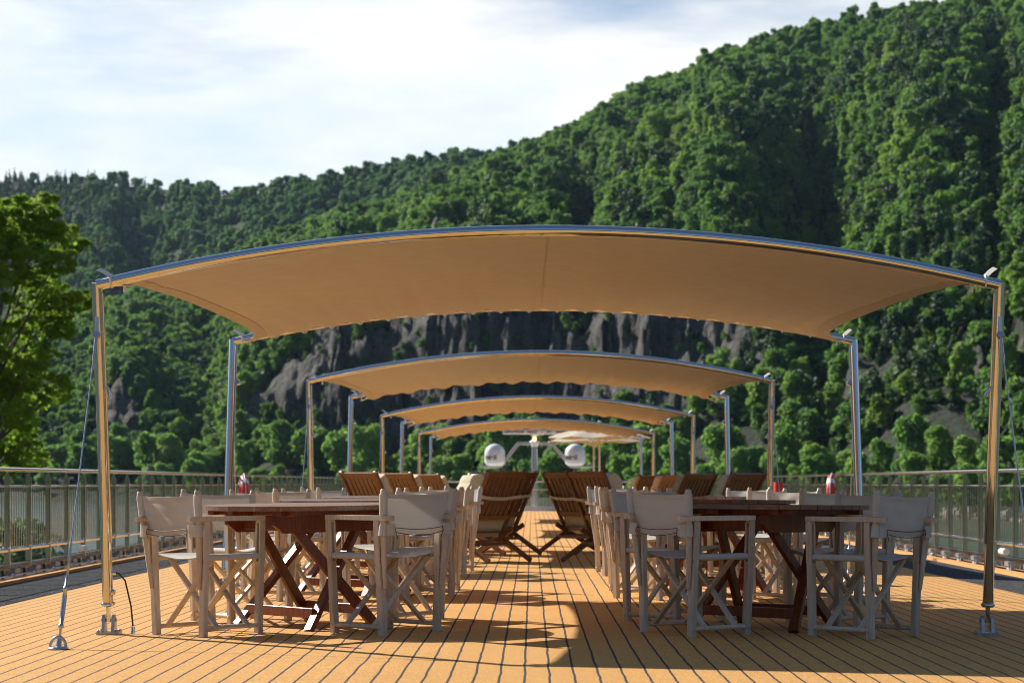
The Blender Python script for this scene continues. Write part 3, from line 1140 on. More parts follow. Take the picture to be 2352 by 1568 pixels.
# ------------------------------------------------------------------ railings
def railing(side, label):
    X = 5.42 * side
    zd = deck_z(X)
    root = empty('railing', (X, 0, zd))
    tag(root, label, 'railing', 'polished steel deck railings')
    y0, y1 = 16.0, 60.6
    top, mid, bot = 1.005 - zd, 0.83 - zd, 0.165 - zd
    MB().tube([(0, y0, top), (0, y1, top)], 0.024, 12).build('top_rail', M['steel_rail'], root)
    MB().tube([(0, y0, mid), (0, y1, mid)], 0.014, 8).build('middle_rail', M['steel_rail'], root)
    MB().bar((0, y0, bot), (0, y1, bot), 0.05, 0.028).build('bottom_rail', M['steel_rail'], root)
    b = MB()
    b.bar((side * 0.03, y0, 0.07), (side * 0.03, y1, 0.07), 0.012, 0.19)
    b.bar((-side * 0.02, y0, 0.045), (-side * 0.02, y1, 0.045), 0.09, 0.010)
    b.bar((-side * 0.0, y0, 0.155), (-side * 0.0, y1, 0.155), 0.07, 0.008)
    b.build('base_channel', M['steel_rail'], root)
    n = int((y1 - y0) / 0.87)
    pm = bm_ = None
    for i in range(n + 1):
        y = y0 + 0.2 + i * 0.87
        if pm is None:
            q = MB()
            w = 0.054
            # flat plate with a pointed head, and the fork that carries the top rail
            poly = [(-w / 2, 0.0), (w / 2, 0.0), (w / 2, top - 0.075), (w * 0.28, top - 0.035), (-w * 0.28, top - 0.035), (-w / 2, top - 0.075)]
            vs = [(x, -0.004, z) for x, z in poly] + [(x, 0.004, z) for x, z in poly]
            q.add(vs, [(0, 1, 2, 3, 4, 5), (11, 10, 9, 8, 7, 6)] + [(i2, 6 + i2, 6 + (i2 + 1) % 6, (i2 + 1) % 6) for i2 in range(6)])
            q.tube([(0, 0, top - 0.06), (0, 0, top)], 0.007, 6)
            q.tube([(-side * (w / 2 + .004), 0, 0.02), (-side * (w / 2 + .004), 0, top - 0.07)], 0.006, 6)
            # hinge bracket and its pin at the foot
            
            q.tube([(-side * 0.06, -0.09, 0.04), (-side * 0.06, 0.07, 0.04)], 0.010, 8)
            q.tube([(-side * 0.06, -0.09, 0.04), (-side * 0.10, -0.10, 0.07), (-side * 0.10, -0.10, 0.0), (-side * 0.075, -0.09, -0.01)], 0.006, 6)
            h = MB()
            h.box((-side * 0.035, 0.03, 0.045), (0.095, 0.014, 0.13))
            h.box((-side * 0.035, -0.05, 0.035), (0.080, 0.014, 0.11))
            h.tube([(-side * 0.075, -0.10, 0.03), (-side * 0.075, 0.10, 0.03)], 0.016, 8)
            h.box((-side * 0.02, 0.25, 0.085), (0.06, 0.20, 0.05))
            po = q.build('post', M['steel_rail'], root)
            hm = h.build('hinge_bracket', M['steel_grey'], po).data
            pm = po.data
        else:
            po = bpy.data.objects.new('post', pm)
            COL.objects.link(po)
            po.parent = root
            ho = bpy.data.objects.new('hinge_bracket', hm)
            COL.objects.link(ho)
            ho.parent = po
        po.location = (0, y, 0)
        if i < n:
            if bm_ is None:
                q = MB()
                for k in range(8):
                    yy = 0.87 * (k + 1) / 9
                    q.bar((0, yy, bot), (0, yy, mid), 0.009, 0.008, (0, 1, 0))
                    q.lathe([(0.012, 0), (0.012, 0.012), (0.004, 0.018)], (0, yy, bot + 0.014), 8)
                bo = q.build('baluster_panel', M['steel_rail'], root)
                bm_ = bo.data
            else:
                bo = bpy.data.objects.new('baluster_panel', bm_)
                COL.objects.link(bo)
                bo.parent = root
            bo.location = (0, y, 0)


railing(-1, 'polished steel railing with thin balusters along the left deck edge')
railing(1, 'polished steel railing with thin balusters along the right deck edge')
# railing across the far end
root = empty('railing', (0, 61.2, 0))
tag(root, 'steel railing closing off the far end of the deck', 'railing', 'polished steel deck railings')
q = MB()
for z, r in ((0.90, 0.025), (0.66, 0.014)):
    MB().tube([(-5.4, 0, z), (5.4, 0, z)], r, 10).build('top_rail' if z > .8 else 'middle_rail', M['steel_rail'], root)
MB().bar((-5.4, 0, 0.06), (5.4, 0, 0.06), 0.10, 0.16).build('base_channel', M['white'], root)
for i in range(13):
    MB().box((-5.4 + i * 0.9, 0, 0.45), (0.05, 0.012, 0.88)).build('post', M['steel_rail'], root)
    if i < 12:
        q = MB()
        for k in range(7):
            q.bar((-5.4 + i * 0.9 + 0.9 * (k + 1) / 8, 0, 0.1), (-5.4 + i * 0.9 + 0.9 * (k + 1) / 8, 0, 0.66), 0.012, 0.006)
        q.build('baluster_panel', M['steel_rail'], root)


# ------------------------------------------------------------------ awnings
XL, XR = -2.506, 2.695
XC, XW = (XL + XR) / 2, (XR - XL) / 2
POLE_R = 0.031


def arch_pts(yt, z0, rise, n=40):
    return [Vector((XL + (XR - XL) * i / n, yt, z0 + rise * (1 - ((XL + (XR - XL) * i / n - XC) / XW) ** 2))) for i in range(n + 1)]


def make_awning(idx, seed):
    r = random.Random(seed)
    root = empty('awning', (0, 0, 0))
    yfb, yft, zf, rf = 0.0, -0.33, 2.006, 0.314          # front: base, top, height, rise
    ybb, ybt, zb, rb = 4.43, 4.87, 2.05, 0.285
    # frames
    for yt, z0, rise in ((yft, zf, rf), (ybt, zb, rb)):
        MB().tube(arch_pts(yt, z0, rise), 0.032, 16).build('arch', M['steel'], root)
    for (yb, yt, z0, sgn) in ((yfb, yft, zf, -1), (ybb, ybt, zb, 1)):
        for X, sx in ((XL, -1), (XR, 1)):
            zd = deck_z(X)
            base = Vector((X, yb, zd))
            topp = Vector((X, yt, z0))
            d = (topp - base).normalized()
            foot = base + d * 0.185
            MB().tube([foot, topp + d * 0.012], POLE_R, 18).build('pole', M['steel'], root)
            # hinged foot
            h = MB()
            h.lathe([(0, -.012), (0.036, -.012), (0.042, -.004), (0.042, 0.004), (0.036, 0.012), (0, 0.012)], foot, 18, d.to_track_quat('Z', 'Y').to_matrix())
            h.bar(base + d * 0.075, foot, 0.024, 0.016, (0, 1, 0))
            h.build('pole_foot', M['steel'], root)
            h = MB()
            h.box((X, yb, zd + 0.008), (0.135, 0.10, 0.016))
            for q_ in (-1, 1):
                pts = [(-.042, 0.016), (.042, 0.016), (.026, 0.10), (.014, 0.118), (-.014, 0.118), (-.026, 0.10)]
                x0 = X + q_ * 0.028
                vs = [(x0 - .009, yb + a, zd + b) for a, b in pts] + [(x0 + .009, yb + a, zd + b) for a, b in pts]
                h.add(vs, [(5, 4, 3, 2, 1, 0), (6, 7, 8, 9, 10, 11)] + [(i, (i + 1) % 6, 6 + (i + 1) % 6, 6 + i) for i in range(6)])
                for w_ in (-1, 1):
                    h.lathe([(0.011, 0), (0.011, 0.012), (0, 0.012)], (X + q_ * 0.055, yb + w_ * 0.036, zd + 0.016), 6)
            h.tube([(X - 0.045, yb, zd + 0.085), (X + 0.045, yb, zd + 0.085)], 0.010, 10)
            h.build('base_bracket', M['steel_grey'], root)
            # thin conduit on the inner side, its lamp, and the cable at the foot
            ins = Vector((-sx * 0.034, 0.012 * sgn, 0))
            c0, c1 = base + d * 0.55 + ins, topp - d * 0.05 + ins
            MB().tube([c0, c1], 0.006, 8).build('conduit', M['steel'], root)
            lp = base + d * (1.78 if sgn > 0 else 1.45) + ins * 1.45
            R = Vector((-sx * 0.35, -sgn * 0.3, -0.9)).to_track_quat('Z', 'Y').to_matrix()
            l = MB()
            l.lathe([(0, -.03), (0.006, -.03), (0.014, 0.0), (0.020, 0.028)], lp, 14, R).build('spotlight', M['steel'], root)
            ln = MB()
            ln.lathe([(0.0, 0.030), (0.019, 0.029)], lp, 14, R).build('spotlight_lens', M['lens'], root)
            if sx < 0 and sgn < 0:
                s0 = base + d * 0.37 + Vector((0.032, 0, 0))
                cb = MB()
                k0 = Vector((X + 0.145, yb - 0.02, zd))
                pts = [s0, s0 + Vector((0.035, 0, 0.0)), s0 + Vector((0.075, 0, -0.045)), k0 + Vector((-.012, 0, 0.17)), k0 + Vector((0, 0, 0.05))]
                cb.tube(pts, 0.005, 8).build('cable', M['black'], root)
                cb = MB()
                cb.tube([s0 - Vector((0.012, 0, 0)), s0 + Vector((0.022, 0, 0))], 0.012, 10)
                cb.lathe([(0.013, 0), (0.013, 0.02), (0.010, 0.022), (0.012, 0.045), (0, 0.045)], k0, 10)
                cb.lathe([(0, -.008), (0.018, -.008), (0.018, 0.008), (0, 0.008)], base + d * 0.255 + Vector((0.034, -0.015, 0)), 12, Matrix.Rotation(math.pi / 2, 3, 'X'))
                cb.build('cable_gland', M['steel'], root)
            # guy wire with turnbuckle, fork and deck ring
            a = topp - d * 0.25 + Vector((0, sgn * 0.034, 0))
            b = Vector((X + sx * 0.05, yb + sgn * 1.06, zd))
            wd = (a - b).normalized()
            w = MB()
            w.tube([b + wd * 0.62, a - wd * 0.20], 0.0045, 6)
            wire = w.build('guy_wire', M['alu'], root)
            t = MB()
            t.tube([a - wd * 0.21, a - wd * 0.06], [0.007, 0.0095], 10)
            t.box(a - wd * 0.045, (0.034, 0.022, 0.035), wd.to_track_quat('Z', 'Y').to_matrix())
            t.bar(a - wd * 0.03, a + Vector((0, 0, 0.075)), 0.019, 0.012, (0, 1, 0))
            t.tube([a - wd * 0.045 - Vector((0.024, 0, 0)), a - wd * 0.045 + Vector((0.026, 0, 0))], 0.006, 8)
            t.build('wire_fork', M['alu'], wire)
            t = MB()
            prof = [(0.055, 0.007), (0.12, 0.007), (0.121, 0.014), (0.14, 0.014), (0.141, 0.010), (0.19, 0.0125), (0.28, 0.0135), (0.335, 0.011),
                    (0.336, 0.014), (0.355, 0.014), (0.356, 0.0075), (0.46, 0.0075), (0.461, 0.009), (0.60, 0.008), (0.63, 0.0045)]
            t.tube([b + wd * q_ for q_, _ in prof], [rr for _, rr in prof], 10)
            t.bar(b + wd * 0.005, b + wd * 0.075, 0.028, 0.028, (0, 1, 0), 0.007)
            t.build('turnbuckle', M['alu'], wire)
            t = MB()
            t.lathe([(0.0, 0.0), (0.055, 0.0), (0.055, 0.008), (0.034, 0.016), (0.0, 0.016)], b, 18)
            t.tube([b + Vector((0.042 * math.cos(k_ / 10 * math.pi), 0, 0.012 + 0.055 * math.sin(k_ / 10 * math.pi))) for k_ in range(11)], 0.0085, 8)
            t.build('deck_ring', M['alu'], wire)
            # white strap knotted round the corner
            sb = MB()
            p0 = topp + Vector((-sx * 0.10, 0.0, 0.050))
            p1 = topp + Vector((-sx * 0.080, -0.025, 0.036))
            tip = topp + Vector((sx * 0.0 - 0.02 * (sx > 0), -0.03, 0.078 + 0.02 * r.random()))
            sb.sheet([[p0 + (p1 - p0) * u + (tip - p1) * v + Vector((0, 0, 0.006 * math.sin(v * 3))) for v in (0, .25, .5, .75, 1)] for u in (0, 1)], 0.002)
            sb.tube([topp + Vector((-sx * 0.085 + 0.012 * math.cos(k_) * 0, 0.036 * math.cos(k_), 0.022 + 0.036 * math.sin(k_))) for k_ in [j * math.pi / 6 for j in range(12)]], 0.006, 6, False, True)
            c1_ = topp + Vector((-sx * 0.19, -sgn * 0.06, 0.0))
            sb.bar(topp + Vector((-sx * 0.09, -sgn * 0.03, 0.0)), c1_, 0.035, 0.004)
            sb.tube([topp + Vector((-sx * 0.15, -sgn * 0.04, -0.005)), topp + Vector((-sx * 0.155, -sgn * 0.045, -0.035))], [0.007, 0.011], 8)
            sb.build('strap', M['strap'], root)
    # canopy
    na, nb = 96, 44
    sag = 0.035 + 0.02 * r.random()
    lace = 0.235
    rows, edgeL, edgeR = [], [], []
    ph = r.random() * 6
    for j in range(nb + 1):
        b = j / nb
        row = []
        cl = 0.26 * (b ** 0.95 * (1 - b) ** 0.55) * 2.1
        cr = 0.30 * (b ** 0.9 * (1 - b) ** 0.5) * 2.0
        xl = XL + 0.155 - 0.03 * b + cl
        xr = XR - 0.155 + 0.03 * b - cr
        for i in range(na + 1):
            a = i / na
            x = xl + (xr - xl) * a
            t = 1 - ((x - XC) / XW) ** 2
            pf = Vector((x, yft + 0.020, zf + rf * t - 0.024))
            sc = abs(math.sin((x - XC) / lace * math.pi))
            pb = Vector((x, ybt - 0.075 - 0.035 * (1 - sc), zb + rb * t - 0.012 - 0.030 * sc - (0.055 if idx else 0.0)))
            p_ = pf.lerp(pb, b)
            wr = 0.008 * (math.sin(x * 5.3 + ph + b * 2.6) + 0.6 * math.sin(x * 11.0 - b * 4.0 + ph * 2)) * b * (1 - b) * 3
            wr += 0.012 * math.sin(x * 13.4 + ph) * (b ** 6) * (idx > 0)
            for cx_, cb_ in ((0, 0), (1, 0), (0, 1), (1, 1)):       # tension folds running out of the corners
                dx_, dy_ = abs(a - cx_) * 4.9, abs(b - cb_) * 5.1
                rr2 = math.hypot(dx_, dy_)
                wr += 0.016 * math.exp(-rr2 / 0.75) * min(1, rr2 * 4) * math.sin(math.atan2(dy_, dx_ + 1e-6) * 13 + ph)
            p_.z += -sag * math.sin(math.pi * b) * (0.5 + 0.5 * t) + wr
            row.append(p_)
        rows.append(row)
        edgeL.append(row[0].copy())
        edgeR.append(row[-1].copy())
    cp = MB().sheet(rows, 0.003).build('canopy', M['canopy'], root)
    # stitched hems along the curved sides and the centre seam
    for nm, cols in (('hem', range(0, 3)), ('hem', range(na - 2, na + 1)), ('seam', (na // 2, na // 2 + 1))):
        cols = list(cols)
        k_ = 0.004
        rr = [[rows[j][c] - Vector((0, 0, k_)) for c in cols] for j in range(nb + 1)]
        if nm == 'seam':
            rr = [[rows[j][na // 2] + Vector((dx, 0, -0.0032)) for dx in (-0.006, 0.006)] for j in range(nb + 1)]
        MB().sheet(rr, 0.003 if nm == 'hem' else 0.002).build(nm, M['hem'] if nm == 'hem' else M['seam'], cp)
    # lacing along the back arch
    q = MB()
    nl = int(2 * 2.25 / lace)
    for k_ in range(nl + 1):
        x = XC - 2.25 + k_ * lace
        t = 1 - ((x - XC) / XW) ** 2
        z = zb + rb * t
        q.tube([(x, ybt - 0.10, z - 0.035), (x + 0.015, ybt - 0.035, z - 0.045), (x + 0.03, ybt + 0.02, z - 0.03)], 0.006, 6)
    q.build('lacing', M['strap'], root)
    return root


AW = ['nearest and largest tan awning on a steel frame over the tables', 'second tan awning back from the camera, over the slatted loungers',
      'third tan awning in the row, narrower in view than the second', 'farthest and smallest tan awning in the row, before the white parasols']
for i in range(4):
    o = make_awning(i, 3 + i)
    o.location = (0, 11.8 + i * 10.86, 0)
    o.scale = (1, 1, (1.0, 1.0, 0.986, 0.972)[i])
    tag(o, AW[i], 'awning', 'tan deck awnings in a row')


# ------------------------------------------------------------------ director's chair
def make_chair(seed):
    r = random.Random(seed)
    root = empty('director_chair')
    wd = M['chair_wood']
    hx, hy = 0.222, 0.205
    ha = 0.246                      # the legs splay: wider at the arms than at the feet
    lx = lambda z: hx - 0.006 + (ha - hx + 0.006) * z / 0.66
    for sx in (-1, 1):
        for sy in (-1, 1):
            m = MB()
            y = sy * hy
            P = lambda z, k=0: (sx * lx(z) + k, y, z)
            m.bar(P(0), P(0.42), 0.046, 0.040, (0, 1, 0), 0.006)
            for k in (-1, 1):
                m.bar(P(0.42, k * 0.0162), P(0.645, k * 0.0162), 0.0136, 0.040, (0, 1, 0), 0.002)
            m.bar(P(0.645), P(0.660), 0.046, 0.040, (0, 1, 0), 0.004)
            # plugged screw hole at the foot
            m.lathe([(0.010, 0), (0.010, 0.002), (0, 0.002)], (sx * (lx(0.045) + 0.022), y, 0.045), 10, Matrix.Rotation(sx * math.pi / 2, 3, 'Y'))
            m.build('leg', wd, root)
        # arm board with rounded ends
        m = MB()
        c = 0.014
        w, l0, l1 = 0.030, -0.325, 0.232
        poly = [(-w + c, l0), (w - c, l0), (w, l0 + c), (w, l1 - c), (w - c, l1), (-w + c, l1), (-w, l1 - c), (-w, l0 + c)]
        m.prism([(sx * ha + a_, b_) for a_, b_ in poly], 0.660, 0.687)
        m.build('armrest', wd, root)
        # back post: passes behind the rear leg, tapers to its lower end
        m = MB()
        p = [(-0.234, 0.27, 0.222), (-0.244, 0.44, 0.238), (-0.262, 0.66, 0.256), (-0.274, 0.80, 0.266), (-0.277, 0.832, 0.268), (-0.277, 0.838, 0.268)]
        m.tube([(sx * e, a_, b_) for a_, b_, e in p], [0.010, 0.016, 0.019, 0.019, 0.018, 0.012], 10)
        m.build('back_post', wd, root)
        m = MB()
        m.tube([(sx * lx(0.047), -hy, 0.047), (sx * lx(0.047), hy, 0.047)], 0.0145, 10)
        m.build('bottom_rail', wd, root)
        m = MB()
        m.tube([(sx * lx(.452), -hy - 0.012, 0.452), (sx * lx(.452), hy + 0.012, 0.452)], 0.0125, 10)
        m.build('seat_rail', wd, root)
    # crossed braces front and rear
    for y0 in (-0.115, 0.115):
        for k, dy in ((1, -0.011), (-1, 0.011)):
            m = MB()
            m.bar((-k * (hx - 0.012), y0 + dy, 0.052), (k * (hx - 0.012), y0 + dy, 0.444), 0.018, 0.036, (0, 1, 0), 0.003)
            m.lathe([(0.009, 0), (0.009, 0.003), (0, 0.003)], (0, y0 + dy - 0.018, 0.248), 10, Matrix.Rotation(math.pi / 2, 3, 'X'))
            # brace is laid flat-side to the front
            m.build('cross_brace', wd, root)
    # seat: canvas wrapped round both rails and slung between them
    hx = lx(0.452)
    m = MB()
    for sx in (-1, 1):
        m.tube([(sx * hx, -hy + 0.022, 0.452), (sx * hx, hy - 0.022, 0.452)], 0.0185, 12)
    rows = []
    for j in range(9):
        y = -hy + 0.024 + (2 * hy - 0.048) * j / 8
        row = []
        for i in range(17):
            t = i / 16 * 2 - 1
            dip = 0.038 * (1 - t * t) * (1 - 0.25 * abs(j / 4 - 1)) + r.uniform(-.001, .001)
            row.append((t * hx, y, 0.470 - dip))
        rows.append(row)
    m.sheet(rows, 0.003).build('seat_canvas', M['canvas'], root)
    # back: sleeves round the posts, panel between
    m = MB()
    yb = lambda z: -0.274 - (z - 0.80) * 0.086
    xb = lambda z: 0.266 + (z - 0.80) * 0.070
    for sx in (-1, 1):
        X = sx * xb(0.6)
        m.tube([(sx * xb(z), yb(z), z) for z in (0.692, 0.73, 0.77, 0.812)], [0.0245, 0.0235, 0.024, 0.0235], 12)
        # lower flap folded round the post
        ang = r.uniform(-.015, .015)
        m.tube([(X + ang, yb(0.57) - 0.004, 0.572), (X + ang * .5, yb(0.61), 0.612), (X, yb(0.645), 0.642)], [0.025, 0.024, 0.023], 12)
        fl = [[(X - sx * u * 0.065, yb(0.57 + v * 0.07) - 0.026 - 0.006 * math.sin(u * 3), 0.572 + v * 0.068) for u in (0, .5, 1)] for v in (0, .5, 1)]
        m.sheet(fl, 0.003)
    rows = []
    ph = r.uniform(0, 6)
    for j in range(11):
        z = 0.576 + (0.812 - 0.576) * j / 10
        row = []
        for i in range(21):
            t = i / 20 * 2 - 1
            sg = -0.010 * (1 - t * t) * (j / 10) ** 3
            bow = -0.022 * (1 - t * t) * (1.0 - 0.35 * j / 10)
            wr = 0.0022 * math.sin(t * 9 + ph + j * 0.7) * (1 - t * t) + 0.002 * math.sin(j * 1.7 + t * 3)
            row.append((t * xb(z), yb(z) + bow + wr + 0.004, z + sg))
        rows.append(row)
    m.sheet(rows, 0.003)
    # top hem
    m.sheet([[(p[0], p[1] - 0.003, p[2]) for p in rw] for rw in (rows[9], rows[10])], 0.004)
    m.build('back_canvas', M['canvas'], root)
    m = MB()
    for z0, dp in ((0.618, 0.012), (0.592, 0.022 + r.uniform(-.01, .015))):
        pts = []
        for i in range(13):
            t = i / 12 * 2 - 1
            pts.append((t * 0.185, yb(z0) - 0.034 - 0.012 * (1 - t * t), z0 - dp * (1 - t * t)))
        m.tube(pts, 0.0025, 5)
    for sx in (-1, 1):
        m.tube([(sx * 0.185, yb(0.6) - 0.032, 0.616), (sx * 0.19, yb(0.6) - 0.036, 0.596), (sx * 0.172, yb(.6) - 0.034, 0.556)], 0.0025, 5)
    m.build('lacing_cord', M['cord'], root)
    return root


def make_table():
    root = empty('round_table')
    R, zt = 0.62, 0.745
    m = MB()
    pw, gap = 0.088, 0.007
    n = 15
    off = -n * pw / 2
    for i in range(n):
        a, b = off + i * pw + gap / 2, off + (i + 1) * pw - gap / 2
        a, b = max(a, -R + 0.002), min(b, R - 0.002)
        if b - a < 0.015:
            continue
        k = 8
        xs = [a + (b - a) * t / k for t in range(k + 1)]
        top = [(x, math.sqrt(R * R - x * x)) for x in xs]
        bt = [(x, -math.sqrt(R * R - x * x)) for x in reversed(xs)]
        m.prism((top + bt)[::-1], zt - 0.028, zt)
    m.build('tabletop', M['table_top'], root)
    m = MB()
    for y in (-0.34, 0.0, 0.34):
        l = math.sqrt(R * R - y * y) - 0.05
        m.bar((-l, y, zt - 0.043), (l, y, zt - 0.043), 0.055, 0.03)
    for x in (-0.40, 0.40):
        l = math.sqrt(R * R - x * x) - 0.04
        m.bar((x, -l, zt - 0.043), (x, l, zt - 0.043), 0.05, 0.029)
    m.build('under_batten', M['table_wood'], root)
    m = MB()
    for y in (-0.235, 0.235):
        c = 0.07
        pts = [(-0.43, 0.0), (0.43, 0.0), (0.43, -0.055), (0.43 - c, -0.105), (-0.43 + c, -0.105), (-0.43, -0.055)]
        vs = [(x, y - .016, zt - 0.059 + z) for x, z in pts] + [(x, y + .016, zt - 0.059 + z) for x, z in pts]
        m.add(vs, [(5, 4, 3, 2, 1, 0), (6, 7, 8, 9, 10, 11)] + [(i, (i + 1) % 6, 6 + (i + 1) % 6, 6 + i) for i in range(6)])
    for x in (-0.30, 0.30):
        m.bar((x, -0.218, zt - 0.108), (x, 0.218, zt - 0.108), 0.032, 0.085)
    m.build('apron', M['table_wood'], root)
    for sx in (-1, 1):
        for sy in (-1, 1):
            m = MB()
            k = 0.035 if sx > 0 else 0
            m.bar((sx * 0.27, sy * (0.36 - k), 0.004), (-sx * 0.26, sy * (0.20 - k), zt - 0.10), 0.034, 0.062, (1, 0, 0.9), 0.003)
            m.build('leg', M['table_wood'], root)
        m = MB()
        yy = 0.325 - (0.035 if sx > 0 else 0)
        m.bar((sx * 0.205, -yy, 0.105), (sx * 0.205, yy, 0.105), 0.025, 0.06)
        m.build('stretcher', M['table_wood'], root)
    return root


chairs = [make_chair(21), make_chair(22), make_chair(23)]
used = set()
table0 = make_table()
first_t = True
ORD = ['nearest', 'second', 'third']
rr_ = random.Random(4)
for side, tx, ty0 in (('left', -1.375, 12.2), ('right', 1.41, 12.07)):
    for row in range(3):
        ty = ty0 + row * 3.48
        t = table0 if first_t else copy_tree(table0)
        first_t = False
        tilt = math.atan(-2 * CAMB * tx)
        # planks run along local y: measured headings
        ang = math.radians(44) if side == 'left' else math.radians(52)
        if row:
            ang += rr_.uniform(-.25, .25)
        t.location = (tx * (1 + 0.015 * row), ty, deck_z(tx * (1 + 0.015 * row)))
        t.rotation_euler = Euler((0, -tilt, ang), 'XYZ')
        tag(t, '%s round slatted teak table from the camera on the %s of the aisle' % (ORD[row], side), 'table', 'round teak tables')
        for cx, cy in ((-1, -1), (1, -1), (-1, 1), (1, 1)):
            k = rr_.randrange(3)
            if k in used:
                c = copy_tree(chairs[k])
            else:
                used.add(k)
                c = chairs[k]
            jx = rr_.uniform(-.03, .03) if (row or cy > 0) else 0
            jy = rr_.uniform(-.05, .05) if (row or cy > 0) else 0
            x, y = tx * (1 + 0.015 * row) + cx * 0.495 + jx, ty + cy * 0.52 + jy
            fwd = Vector((-cx * 0.75, -cy * 0.66))
            if row == 0 and cy < 0:
                x, y, fwd = {('left', -1): (-1.906, 11.70, Vector((0.67, 0.74))), ('left', 1): (-0.857, 11.67, Vector((-0.73, 0.68))),
                             ('right', -1): (0.947, 11.567, Vector((0.82, 0.57))), ('right', 1): (1.92, 11.53, Vector((-0.70, 0.71)))}[(side, cx)]
            ja = rr_.uniform(-.12, .12) if (row or cy > 0) else 0
            c.location = (x, y, deck_z(x))
            c.rotation_euler = Euler((0, -math.atan(-2 * CAMB * x), math.atan2(fwd.y, fwd.x) - math.pi / 2 + ja), 'XYZ')
            aisle = 'aisle' if (cx > 0) == (side == 'left') else 'railing'
            nf = 'near' if cy < 0 else 'far'
            tag(c, 'canvas folding chair, %s and %s side, at the %s round table on the %s' % (aisle, nf, ORD[row], side), 'chair', 'canvas director chairs round the tables')


# ------------------------------------------------------------------ slatted steamer loungers
def make_lounger(seed):
    r = random.Random(seed)
    root = empty('steamer_chair')
    wd = M['lounge_wood']
    hw = 0.285
    B0, B1 = Vector((0, 0.04, 0.21)), Vector((0, -0.38, 0.985))       # back frame from low front to high rear
    d = (B1 - B0).normalized()
    for sx in (-1, 1):
        m = MB()
        m.bar(B0 + Vector((sx * hw, 0, 0)), B1 + Vector((sx * hw, 0, 0)), 0.032, 0.05, (0, 1, 0), 0.006)
        m.lathe([(0.026, -.017), (0.026, 0.017)], B1 + Vector((sx * hw, 0, 0)), 12, Matrix.Rotation(math.pi / 2, 3, 'Y'))
        m.build('back_stile', wd, root)
        m = MB()
        m.bar((sx * (hw + 0.035), 0.30, 0.40), (sx * (hw + 0.035), -0.42, 0.02), 0.028, 0.055, (0, 0, 1), 0.005)
        m.build('rear_leg', wd, root)
        m = MB()
        m.bar((sx * (hw + 0.005), -0.16, 0.36), (sx * (hw + 0.005), 0.55, 0.02), 0.028, 0.055, (0, 0, 1), 0.005)
        m.build('front_leg', wd, root)
        m = MB()
        m.prism([(sx * (hw + 0.035) + a, b) for a, b in ((-.030, -.02), (.030, -.02), (.034, .38), (.02, .42), (-.02, .42), (-.034, .38))], 0.535, 0.558)
        m.bar((sx * (hw + 0.035), 0.28, 0.36), (sx * (hw + 0.035), 0.32, 0.535), 0.028, 0.04, (0, 1, 0))
        m.bar((sx * (hw + 0.035), 0.10, 0.29), (sx * (hw + 0.035), 0.06, 0.535), 0.028, 0.035, (0, 1, 0))
        m.build('armrest', wd, root)
        m = MB()
        m.bar((sx * hw, -0.06, 0.30), (sx * hw, 0.62, 0.40), 0.03, 0.05, (0, 0, 1))
        m.build('seat_side', wd, root)
    m = MB()
    for t, h in ((0.965, 0.07), (0.36, 0.06)):
        p = B0.lerp(B1, t)
        m.bar(p + Vector((-hw, 0, 0)), p + Vector((hw, 0, 0)), 0.026, h, d)
    for i in range(7):
        x = -hw + 2 * hw * (i + 1) / 8
        m.bar(B0.lerp(B1, 0.36) + Vector((x, 0.006, 0)), B0.lerp(B1, 0.95) + Vector((x, 0.006, 0)), 0.042, 0.013, (0, 1, 0.6))
    m.build('back_slats', wd, root)
    MB().bar(B0 + Vector((-hw, 0, 0)), B0 + Vector((hw, 0, 0)), 0.026, 0.05, d).build('lower_bar', wd, root)
    m = MB()
    for i in range(7):
        y = 0.0 + 0.60 * i / 6
        m.bar((-hw, y, 0.325 + y * 0.147), (hw, y, 0.325 + y * 0.147), 0.055, 0.016)
    m.bar((-hw - .03, -0.10, 0.200), (hw + .03, -0.10, 0.200), 0.05, 0.035)
    m.build('seat_slats', wd, root)
    # cushion: back pad, seat pad and the straps that hold it
    m = MB()
    n = Vector((0, d.z, -d.y))
    rows = []
    for j in range(25):
        t = 0.05 + 0.86 * j / 24
        p = B0.lerp(B1, t) + n * (0.080 + 0.012 * math.sin(j * math.pi / 4) ** 2)
        rows.append([p + Vector((x * (hw - 0.0), 0, 0)) - n * 0.02 * abs(x) ** 6 for x in (-1, -.9, -.6, -.3, 0, .3, .6, .9, 1)])
    m.sheet(rows, 0.085)
    rows = []
    for j in range(13):
        y = 0.10 + 0.56 * j / 12
        rows.append([(x * (hw - 0.0), y, 0.325 + y * 0.147 + 0.048 + 0.012 * math.sin(j * math.pi / 4) ** 2 - 0.02 * abs(x) ** 6) for x in (-1, -.9, -.5, 0, .5, .9, 1)])
    m.sheet(rows, 0.07)
    cu = m.build('cushion', M['cushion'], root)
    m = MB()
    t0 = 0.66 + r.uniform(-.02, .02)
    rows = []
    for j in (-1, 1):
        row = []
        for i in range(13):
            x = i / 12 * 2 - 1
            p = B0.lerp(B1, t0 + j * 0.022 - 0.03 * (1 - x * x)) - n * (0.034 + 0.006 * (1 - x * x))
            row.append(p + Vector((x * (hw + 0.022), 0, 0)))
        rows.append(row)
    m.sheet(rows, 0.004)
    for sx in (-1, 1):
        p = B0.lerp(B1, t0) + Vector((sx * (hw + 0.022), 0, 0))
        m.box(p + n * 0.02, (0.005, 0.11, 0.04), Matrix.Rotation(math.atan2(n.z, n.y), 3, 'X'))
    m.build('strap', M['cushion'], cu)
    return root


lg = [make_lounger(1), make_lounger(2)]
lused = set()
